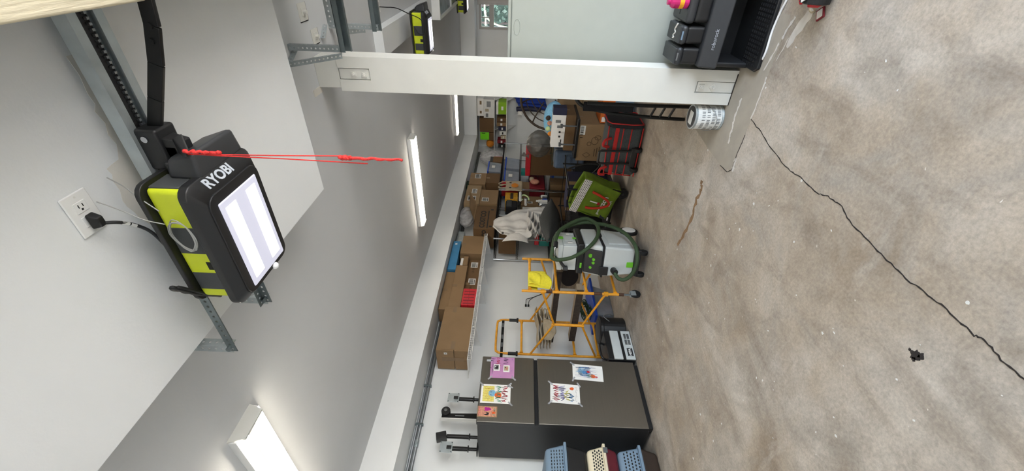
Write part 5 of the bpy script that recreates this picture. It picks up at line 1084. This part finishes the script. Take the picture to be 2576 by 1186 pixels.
sbox('lime_carton', 'lime green and white box on the lower far shelf', (-3.58, 9.98, Z2), (-3.28, 10.28, 2.0), 'lime_box', lid='paper', marks=((.35, .3, .65, .5, 'paper'),))
jj = random.Random(6); xs_ = [-3.72, -3.84, -3.95, -4.07, -4.18, -4.30, -4.42]; lab = ['narrow brown box on the lower far shelf near the lime box', 'tilted tan box on the lower far shelf', 'navy blue small box with pale cap on the lower far shelf', 'white printed box on the lower far shelf middle', 'squat grey box on the lower far shelf by a pale jar', 'reddish small box near the wall end of the lower far shelf', 'black low box at the wall end of the lower far shelf']
for x, l_, m in zip(xs_, lab, ('cardboard_dark', 'cardboard', 'navy', 'label_white', 'canvas', 'red_deep', 'black_plastic')): sbox('small_carton', l_, (x-.05, 9.99, Z2), (x+.045, 10.2, Z2+jj.uniform(.13, .26)), m, marks=((.2, .4, .8, .6, 'label_white' if m != 'label_white' else 'ink'),))
# on top of the far rack
bag('plastic_bag', 'large filled translucent plastic bag atop the far rack', 'sheer_plastic', (-4.34, 9.10, 2.06), (.17, .25, .28), 12, .12)
t = carton('carton', 'brown box with a dark printed edge under the translucent bag', (-4.5, 8.40, 1.78), (-4.1, 8.66, 2.05), 'cardboard_dark', parts=False); B('dark_print', (-4.0995, 8.40, 1.98), (-4.0985, 8.66, 2.045), 'dark_plastic', t)
t = thing('red_canister', 'red canister with a white lid on the far rack top', 'canister', (-4.22, 8.36, 1.78)); 
t.location = (-4.2, 8.74, 1.78); MB().lathe([(.06, 0), (.062, .01), (.062, .19)], (-4.2, 8.74, 1.78), 18).build('can_wall', 'red_paint', t); MB().lathe([(.064, .19), (.064, .25), (.055, .255)], (-4.2, 8.74, 1.78), 18).build('lid', 'white_plastic', t)
bag('paper_bag', 'crumpled green and white packet tucked at the soffit edge', 'leaf_dark', (-4.3, 7.62, 2.455), (.09, .16, .05), 4, .3)
# jackets on the far wall
jk = thing('jacket', 'blue jacket hanging on the far wall behind the round chair', 'jacket', (-3.3, 10.2, .75))
MB().grid(lambda u, v: (-3.05-.50*u*(.75+.25*v), 10.22-.10*math.sin(math.pi*u)-.03*math.sin(u*22+v*3), 1.56-.16*abs(u-.35)-.75*v), 30, 16).build('jacket_body', 'blue_fabric', jk, smooth=True, solid=.02)
for s, x in ((1, -3.10), (-1, -3.50)): MB().tube(spline([(x, 10.17, 1.5), (x-.04*s, 10.12, 1.2), (x-.02*s, 10.1, .9)], 5), .06, 10).build('sleeve', 'navy', jk, smooth=True)
MB().tube([(-3.22, 10.345, 1.56), (-3.22, 10.2, 1.55), (-3.22, 10.17, 1.58)], .012, 6).build('wall_hook', 'steel_band', jk)
B('white_tag', (-3.62, 10.12, 1.36), (-3.52, 10.13, 1.47), 'paper', jk)
# round rattan chair frame
pr = thing('rattan_chair', 'dark brown round rattan chair frame standing behind the cartons', 'chair', (-2.25, 7.1, 0))
C0 = Vector((-2.25, 7.05, .92))
MB().tube([(C0.x+.52*math.cos(a), C0.y+.10*math.sin(a), C0.z+.49*math.sin(a)) for a in [k*math.pi/20 for k in range(40)]], .022, 8, closed=True).build('rim', 'wicker_brown', pr, smooth=True)
for r, dy in ((.43, .12), (.33, .20), (.22, .26)): MB().tube([(C0.x+r*math.cos(a), C0.y+.10*math.sin(a)+dy, C0.z+r*.94*math.sin(a)) for a in [k*math.pi/16 for k in range(32)]], .009, 6, closed=True).build('inner_ring', 'wicker_brown', pr, smooth=True)
for k in range(8):
    a = k*math.pi/4+.2; MB().tube(spline([(C0.x+.52*math.cos(a), C0.y+.10*math.sin(a), C0.z+.49*math.sin(a)), (C0.x+.40*math.cos(a), C0.y+.15+.08*math.sin(a), C0.z+.37*math.sin(a)), (C0.x+.15*math.cos(a), C0.y+.28, C0.z+.14*math.sin(a))], 4), .012, 6).build('rib', 'wicker_brown', pr, smooth=True)
MB().lathe([(.30, 0), (.31, .02), (.22, .25), (.26, .48), (.25, .50)], (-2.25, 7.28, 0), 20).build('base', 'wicker_brown', pr)
# piled cartons
bx2 = carton('carton', 'big tan carton with printed symbols and shipping label behind the red rolling bag', (-2.78, 5.85, .0), (-2.20, 6.5, .53), 'cardboard', parts=True); label_on(bx2, (-2.62, 5.9, .5305), (-2.48, 6.1, .532), bars=False)
label_on(bx2, (-2.36, 5.8485, .44), (-2.22, 5.8495, .52), face='y')
def ring(t, cx, cz, rx, rz_, y, m='ink_brown', w_=.006, n=20): MB().tube([(cx+rx*math.cos(a), y, cz+rz_*math.sin(a)) for a in [k*2*math.pi/n for k in range(n)]], w_/2, 4, closed=True).build('line_print', m, t)
for cx, cz, r1, r2 in ((-2.45, .28, .06, .05), (-2.40, .24, .035, .045), (-2.50, .36, .03, .03)): ring(bx2, cx, cz, r1, r2, 5.849)
MB().tube([(-2.68, 5.849, .44), (-2.64, 5.849, .38), (-2.68, 5.849, .32), (-2.72, 5.849, .38)], .003, 4, closed=True).build('line_print', 'ink_brown', bx2)
for k in range(5): B('text_print', (-2.70, 5.8482, .26-.035*k), (-2.58+.02*(k % 3), 5.849, .27-.035*k), 'ink_brown', bx2)
for k in range(3): B('arrow_print', (-2.33-.04*k, 5.8482, .47), (-2.315-.04*k, 5.849, .51), 'ink_brown', bx2); B('box_print', (-2.30, 5.8482, .08+.03*k), (-2.24, 5.849, .09+.03*k), 'ink_brown', bx2)
dl = thing('furniture_dolly', 'black flat dolly board with two grey clamp grips lying on the tan carton', 'dolly', (-2.45, 6.05, .535)); B('deck', (-2.74, 5.83, .535), (-2.12, 6.48, .575), 'black_plastic', dl, bevel=.008)
for x in (-2.24, -2.53): c_ = MB().tube([(x, 5.86, .575), (x, 5.86, .79)], .013, 8).build('clamp_stem', 'grey_plastic', dl); B('clamp_grip', (x-.03, 5.84, .78), (x+.025, 5.885, .815), 'grey_plastic', c_, bevel=.005)
t = carton('carton', 'brown carton lying on the black dolly under the white box', (-2.68, 5.98, .577), (-2.12, 6.46, .725), 'cardboard_dark')
wbx = thing('white_carton', 'long white printed box with a navy end on the stacked cartons', 'box', (-2.35, 6.1, .728)); B('body', (-2.63, 5.98, .728), (-2.12, 6.14, .925), 'paper', wbx, bevel=.003); B('navy_end', (-2.122, 5.978, .727), (-2.02, 6.142, .927), 'navy', wbx, bevel=.003)
for k, (a, b, c, d, m) in enumerate(((-2.24, .80, -2.20, .88, 'steel_band'), (-2.32, .79, -2.28, .85, 'steel_band'), (-2.40, .79, -2.37, .82, 'ink'), (-2.47, .79, -2.44, .82, 'ink'), (-2.56, .77, -2.50, .785, 'ink'))): B('print', (a, 5.9783, b), (c, 5.9795, d), m, wbx)
pl_ = thing('beach_bag', 'light blue printed bag lying behind the long white box', 'bag', (-2.3, 6.3, .727)); MB().grid(bagfn(-2.30, 6.30, .885, .28, .12, .155, 9, .10), 36, 14).build('bag_skin', 'sky_blue', pl_, smooth=True)
for x, z, m in ((-2.25, .93, 'brown_dark'), (-2.33, .90, 'skin_photo'), (-2.42, .92, 'pale_green'), (-2.5, .88, 'orange_bag')): MB().grid(bagfn(x, 6.19, z+.05, .04, .02, .04, 3, .1), 12, 6).build('printed_figure', m, pl_, smooth=True)
t = carton('carton', 'tan carton farther back beside the black frame, upper one', (-2.42, 6.6, .42), (-1.9, 6.90, .80), 'cardboard', group='cardboard boxes'); t = carton('carton', 'tan carton farther back beside the black frame, lower one', (-2.45, 6.58, 0), (-1.88, 6.90, .415), 'cardboard_light', group='cardboard boxes'); label_on(t, (-2.43, 6.5785, .28), (-2.34, 6.5795, .38), face='y')
t = thing('orange_carton', 'orange printed box on the floor behind the pale plastic bag', 'box', (-2.05, 6.0, 0)); B('body', (-2.19, 5.9, 0), (-1.85, 6.3, .24), 'orange_box', t, bevel=.004); B('print', (-2.15, 5.8985, .1), (-2.0, 5.8995, .14), 'ink_brown', t); B('paper_label', (-2.17, 5.8985, .17), (-2.1, 5.8995, .22), 'paper', t)
bag('plastic_bag', 'pale crumpled plastic bag on the floor beside the red rolling bag', 'carrier_blue', (-1.72, 5.1, .13), (.17, .13, .13), 14, .2)
# suitcase, clear bag, crate
su = thing('suitcase', 'blue grey soft suitcase standing on its side with black carry grips', 'suitcase', (-2.95, 6.3, 0)); B('shell', (-3.12, 6.2, .32), (-2.80, 6.55, .82), 'suitcase_blue', su, bevel=.05, seg=3); B('piping', (-3.125, 6.28, .315), (-2.795, 6.30, .825), 'steel_band', su, bevel=.01)
for z in (.45, .65): MB().tube(spline([(-2.86, 6.19, z), (-2.88, 6.14, z), (-3.02, 6.14, z), (-3.04, 6.19, z)], 4), .012, 6).build('grip', 'black_plastic', su, smooth=True)
B('base_panel', (-3.10, 6.22, .0), (-2.82, 6.53, .32), 'black_fabric', su, bevel=.02)
bag('garbage_bag', 'grey see-through garbage bag of dark things on the crates', 'bag_black_sheer', (-3.05, 7.05, 1.05), (.26, .24, .22), 16, .2, knot=(-3.25, 6.95, 1.27))
cr_ = thing('milk_crate', 'olive green plastic crate under the see-through bag', 'crate', (-3.1, 7.0, 0)); 
for z in (.42, .52, .62, .72, .80): MB().tube([(-3.32, 6.8, z), (-2.85, 6.8, z), (-2.85, 7.25, z), (-3.32, 7.25, z)], .012, 6, closed=True).build('crate_rail', 'olive_crate', cr_)
for x in (-3.32, -3.16, -3.0, -2.85): B('crate_slat', (x-.015, 6.79, .40), (x+.015, 6.80, .82), 'olive_crate', cr_); B('crate_slat', (x-.015, 7.25, .40), (x+.015, 7.26, .82), 'olive_crate', cr_)
B('crate_floor', (-3.32, 6.8, .40), (-2.85, 7.25, .415), 'olive_crate', cr_)
t = carton('carton', 'dark brown carton on the floor under the olive crate', (-3.34, 6.78, 0), (-2.83, 7.28, .398), 'cardboard_dark')
t = thing('red_lid_box', 'brown box with a bright red lid by the far rack', 'box', (-3.7, 7.6, 0)); B('body', (-3.95, 7.55, 0), (-3.5, 7.95, 1.18), 'cardboard_dark', t, bevel=.005); B('lid', (-3.97, 7.53, 1.16), (-3.48, 7.97, 1.26), 'red_paint', t, bevel=.012)
t = thing('garden_gloves', 'tan floral glove bundle hanging on the far rack corner', 'gloves', (-4.03, 8.3, .9)); MB().grid(bagfn(-4.04, 8.30, 1.08, .05, .08, .17, 6, .25), 18, 10).build('glove_cloth', 'canvas', t, smooth=True); MB().grid(bagfn(-4.0, 8.28, 1.0, .03, .05, .05, 8, .25), 12, 8).build('leaf_print', 'leaf_dark', t, smooth=True)
# red and grey rolling bag
rb = thing('rolling_bag', 'grey and black rolling tool bag with red straps and trolley handle', 'rolling bag', (-2.0, 4.65, 0))
def rbx(name, lo, hi, m, par=rb, bevel=.02, seg=3): return MB().box(lo, hi).build(name, m, par, bevel=bevel, seg=seg)
mbody = MB().hexa([(-2.30, 4.46, .025), (-1.70, 4.46, .025), (-1.70, 4.86, .025), (-2.30, 4.86, .025)], [(-2.28, 4.50, .40), (-1.70, 4.50, .40), (-1.70, 4.82, .40), (-2.28, 4.82, .40)]).build('body', 'luggage_grey', rb, bevel=.04, seg=3)
MB().prism([(4.47, .03), (4.85, .03), (4.88, .15), (4.84, .38), (4.78, .42), (4.54, .42), (4.48, .38), (4.45, .15)], (-1.715, 0, 0), (0, 1, 0), (0, 0, 1), (.05, 0, 0)).build('end_panel', 'luggage_black', rb, bevel=.012)
MB().tube([(-1.662, y, z) for y, z in ((4.47, .03), (4.85, .03), (4.88, .15), (4.84, .38), (4.78, .42), (4.54, .42), (4.48, .38), (4.45, .15))], .007, 6, closed=True).build('piping', 'luggage_red', rb, smooth=True)
for z, h, m in ((.285, .045, 'luggage_red'), (.235, .012, 'luggage_red'), (.145, .012, 'luggage_red')):
    y = 4.46+.04*(z-.025)/.375; MB().box((-2.30, y-.008, z), (-1.70, y+.004, z+h)).build('strap', m, rb, bevel=.002)
MB().tube([(-2.295, 4.47, .06), (-2.29, 4.50, .38), (-1.70, 4.50, .405)], .008, 6).build('piping', 'luggage_red', rb, smooth=True)
MB().tube([(-2.30, 4.46, .03), (-1.70, 4.455, .03)], .008, 6).build('piping', 'luggage_red', rb, smooth=True)
for x in (-1.84, -2.2): MB().tube(spline([(x, 4.49, .36), (x-.02, 4.47, .43), (x-.09, 4.48, .44), (x-.11, 4.5, .37)], 4), .016, 6).build('grab_loop', 'luggage_red', rb, smooth=True)
th = MB().tube([(-1.97, 4.44, .12), (-1.97, 4.43, .46), (-1.985, 4.43, .485), (-2.115, 4.43, .485), (-2.13, 4.43, .46), (-2.13, 4.44, .12)], .014, 8).build('trolley_handle', 'black_plastic', rb)
B('handle_foot', (-2.17, 4.425, .05), (-1.93, 4.455, .12), 'black_plastic', rb, bevel=.01)
for x in (-1.95, -2.2): MB().cyl((x-.022, 4.44, .045), (x+.022, 4.44, .045), .045, 16).build('wheel', 'black_rubber', rb, bevel=.004)
# black leaning frame and the paint can by the post
bf = thing('folding_bench', 'black metal bench-like frame with cross bars standing behind the white post', 'bench', (-1.18, 3.5, 0))
MB().tube(spline([(-1.24, 3.50, 0), (-1.23, 3.50, .3), (-1.215, 3.51, .6), (-1.17, 3.52, .86), (-1.10, 3.53, .95), (-1.02, 3.53, .96)], 6), .016, 8).build('side_rail', 'black_metal', bf, smooth=True)
MB().tube([(-1.11, 3.44, 0), (-1.12, 3.46, .4), (-1.13, 3.5, .85)], .016, 8).build('side_rail', 'black_metal', bf)
for z in (.12, .2, .28): MB().tube([(-1.235, 3.5, z+.02), (-1.11, 3.45, z)], .010, 6).build('cross_bar', 'black_metal', bf)
B('back_panel', (-1.20, 3.50, .45), (-1.12, 3.515, .88), 'black_fabric', bf, bevel=.006)
pcn = thing('paint_can', 'metal paint can with white printed label at the foot of the post', 'paint can', (-1.0, 2.9, 0))
cx, cy = -1.005, 2.90
MB().lathe([(.080, 0), (.084, .004), (.084, .008), (.082, .012), (.082, .188), (.085, .192), (.085, .2), (.078, .2)], (cx, cy, 0), 32).build('can_wall', 'galvanised', pcn)
MB().lathe([(.0828, .018), (.0828, .182)], (cx, cy, 0), 32).build('paper_label', 'label_white', pcn)
mb = MB(); g = random.Random(12)
for k in range(26):
    a = math.radians(200+k*7.5); r = .0834
    for z in (.04, .075, .11, .145):
        if g.random() < .7: p = Vector((cx+r*math.cos(a), cy+r*math.sin(a), z)); tn = Vector((-math.sin(a), math.cos(a), 0)); mb.bar(p-Vector((0, 0, .011)), p+Vector((0, 0, .011)), .005, .0004, up=Vector((math.cos(a), math.sin(a), 0)))
tag(mb.build('label_print', 'steel_band', pcn), kind='stuff')
MB().lathe([(.076, .2002), (.07, .2016)], (cx, cy, 0), 28).build('lid', 'dark_plastic', pcn); B('lid_sticker', (cx-.05, cy-.03, .2014), (cx+.04, cy+.03, .2026), 'label_white', pcn)
MB().tube([(cx-.085*math.cos(a), cy-.02-.085*math.sin(a), .11-.05*math.sin(a)) for a in [k*math.pi/12 for k in range(13)]], .002, 5).build('bail', 'steel_band', pcn, smooth=True)

# ------------------------------------------------------------------ pale cabinet, robot vacuum dock and toys right of the post
cab = thing('storage_cabinet', 'tall smooth pale cabinet with a pressed oval near its top edge', 'cabinet', (-.3, 3.4, 0))
B('carcass', (-.80, 3.105, .0), (.15, 3.7, 1.512), 'panel_white', cab, bevel=.01); B('front_panel', (-.795, 3.092, .02), (.145, 3.106, 1.500), 'panel_white', cab, bevel=.006); B('top_cap', (-.803, 3.09, 1.505), (.153, 3.705, 1.525), 'panel_white', cab, bevel=.005)
MB().tube([(-.50+.05*math.cos(a), 3.0915, 1.462+.021*math.sin(a)) for a in [k*math.pi/14 for k in range(28)]], .0022, 5, closed=True).build('pressed_oval', 'panel_white', cab, smooth=True)
dk = thing('robot_vacuum_dock', 'dark grey robot vacuum dock with two square tanks and a ramp', 'vacuum dock', (-.4, 2.85, 0))
MB().prism([(-.625, 2.64), (-.60, 2.60), (-.50, 2.61), (-.22, 2.63), (-.17, 2.66), (-.15, 3.0), (-.625, 3.0)], (0, 0, .0015), (1, 0, 0), (0, 1, 0), (0, 0, .022)).build('ramp', 'black_plastic', dk, bevel=.006)
mb = MB()
for i in range(18):
    for j in range(7): x, y = -.60+i*.024, 2.645+j*.025; mb.box((x, y, .0235), (x+.014, y+.012, .0275))
tag(mb.build('tread_ribs', 'black_rubber', dk), kind='stuff')
for x0_, x1_ in ((-.63, -.60), (-.17, -.14)): B('side_wall', (x0_, 2.74, .0015), (x1_, 3.05, .30), 'black_plastic', dk, bevel=.01)
B('rear_wall', (-.60, 2.99, .0015), (-.17, 3.05, .30), 'black_plastic', dk)
bd_ = MB().hexa([(-.635, 2.70, .215), (-.135, 2.70, .215), (-.135, 3.05, .215), (-.635, 3.05, .215)], [(-.635, 2.735, .325), (-.135, 2.735, .325), (-.135, 3.05, .325), (-.635, 3.05, .325)]).build('front_band', 'dark_plastic', dk, bevel=.012)
letters('roborock', (-.47, 2.713, .27), (1, 0, 0), (0, .3, .95), .03, 'letter_grey', bd_)
for x0_, x1_, nm in ((-.63, -.525, 'water_tank'), (-.512, -.405, 'water_tank')):
    k_ = MB().box((x0_+.004, 2.76, .315), (x1_-.004, 3.0, .43)).build(nm, 'black_plastic', dk, bevel=.02, seg=3)
    l_ = MB().box((x0_, 2.745, .425), (x1_, 3.01, .465)).build('lid_rim', 'dark_plastic', k_, bevel=.02, seg=3); MB().box((x0_+.006, 2.755, .458), (x1_-.006, 3.0, .472)).build('lid', 'dark_plastic', k_, bevel=.012, seg=3); B('clip', (x0_+.03, 2.742, .455), (x1_-.03, 2.748, .463), 'carrier_blue' if x0_ > -.6 else 'steel_band', k_)
k_ = MB().box((-.39, 2.75, .315), (-.16, 3.02, .41)).build('dust_bin', 'black_plastic', dk, bevel=.025, seg=3); MB().box((-.395, 2.745, .405), (-.155, 3.03, .458)).build('lid', 'dark_plastic', k_, bevel=.02, seg=3); B('grip_slot', (-.36, 2.88, .4575), (-.25, 2.895, .459), 'dark_slot', k_)
t = thing('bottle_opener', 'small pale doodled tag lying on the middle tank lid', 'tag', (-.46, 2.85, .472)); MB().tube(spline([(-.41, 2.83, .474), (-.44, 2.86, .474), (-.455, 2.84, .474), (-.475, 2.87, .474), (-.485, 2.85, .474), (-.49, 2.87, .474)], 5), .004, 6).build('loop', 'paper', t, smooth=True); MB().tube([(-.405, 2.828, .474), (-.43, 2.85, .474)], .005, 6).build('stem', 'paper', t)
bt = thing('pink_bottle', 'small pink bottle with an amber label standing on the dock lid', 'bottle', (-.285, 2.79, .458)); MB().lathe([(.032, 0), (.036, .004), (.036, .085), (.028, .1), (.018, .105), (.018, .12)], (-.285, 2.79, .458), 20).build('bottle_wall', 'pink_bottle', bt, smooth=False); MB().lathe([(.0368, .03), (.0368, .055)], (-.285, 2.79, .458), 20).build('label_band', 'amber_label', bt)
cb_ = MB().tube(spline([(-.565, 2.64, .007), (-.55, 2.612, .007), (-.50, 2.60, .007), (-.40, 2.612, .007), (-.30, 2.60, .007), (-.22, 2.58, .007), (-.1, 2.6, .007), (.1, 2.7, .007)], 6), .006, 8).build('white_cable', 'white_plastic', smooth=True); solo(cb_, 'white cable running along the floor before the dock ramp', 'cable')
# corner of a red toy with a black wheel
ty = thing('ride_on_toy', 'red ride-on toy part with a black tyre and pale squares on the floor', 'toy', (-.18, 2.25, 0))
MB().lathe([(.045, -.035), (.062, -.03), (.062, .03), (.045, .035)], (-.185, 2.235, .064), 24, 'X').build('tyre', 'black_rubber', ty)
MB().box((-.225, 2.20, .03), (-.145, 2.27, .085), rot=(0, 0, .5)).build('axle_cover', 'red_paint', ty, bevel=.006)
sq = MB().box((-.285, 2.225, .002), (-.235, 2.275, .010), rot=(0, 0, .6)).build('red_tab', 'red_deep', ty, bevel=.002); MB().box((-.278, 2.232, .0095), (-.242, 2.268, .0115), rot=(0, 0, .6)).build('pale_square', 'label_white', sq)
MB().box((-.208, 2.205, .128), (-.165, 2.24, .132), rot=(0, 0, .5)).build('pale_square', 'label_white', ty)
MB().prism([(-.235, 2.35), (-.10, 2.31), (-.02, 2.40), (-.12, 2.48)], (0, 0, .05), (1, 0, 0), (0, 1, 0), (0, 0, .015)).build('red_flag', 'red_paint', ty, bevel=.002)
B('flag_prop', (-.11, 2.38, 0), (-.06, 2.42, .05), 'red_deep', ty); letters('N', (-.16, 2.385, .0655), (1, .3, 0), (-.3, 1, 0), .06, 'paper', ty)
MB().tube(spline([(-.19, 2.33, .07), (-.22, 2.32, .04), (-.25, 2.30, .008), (-.262, 2.32, .008), (-.25, 2.345, .008), (-.21, 2.345, .03), (-.17, 2.34, .07)], 6), .0055, 7).build('cord_loop', 'canvas', ty, smooth=True)
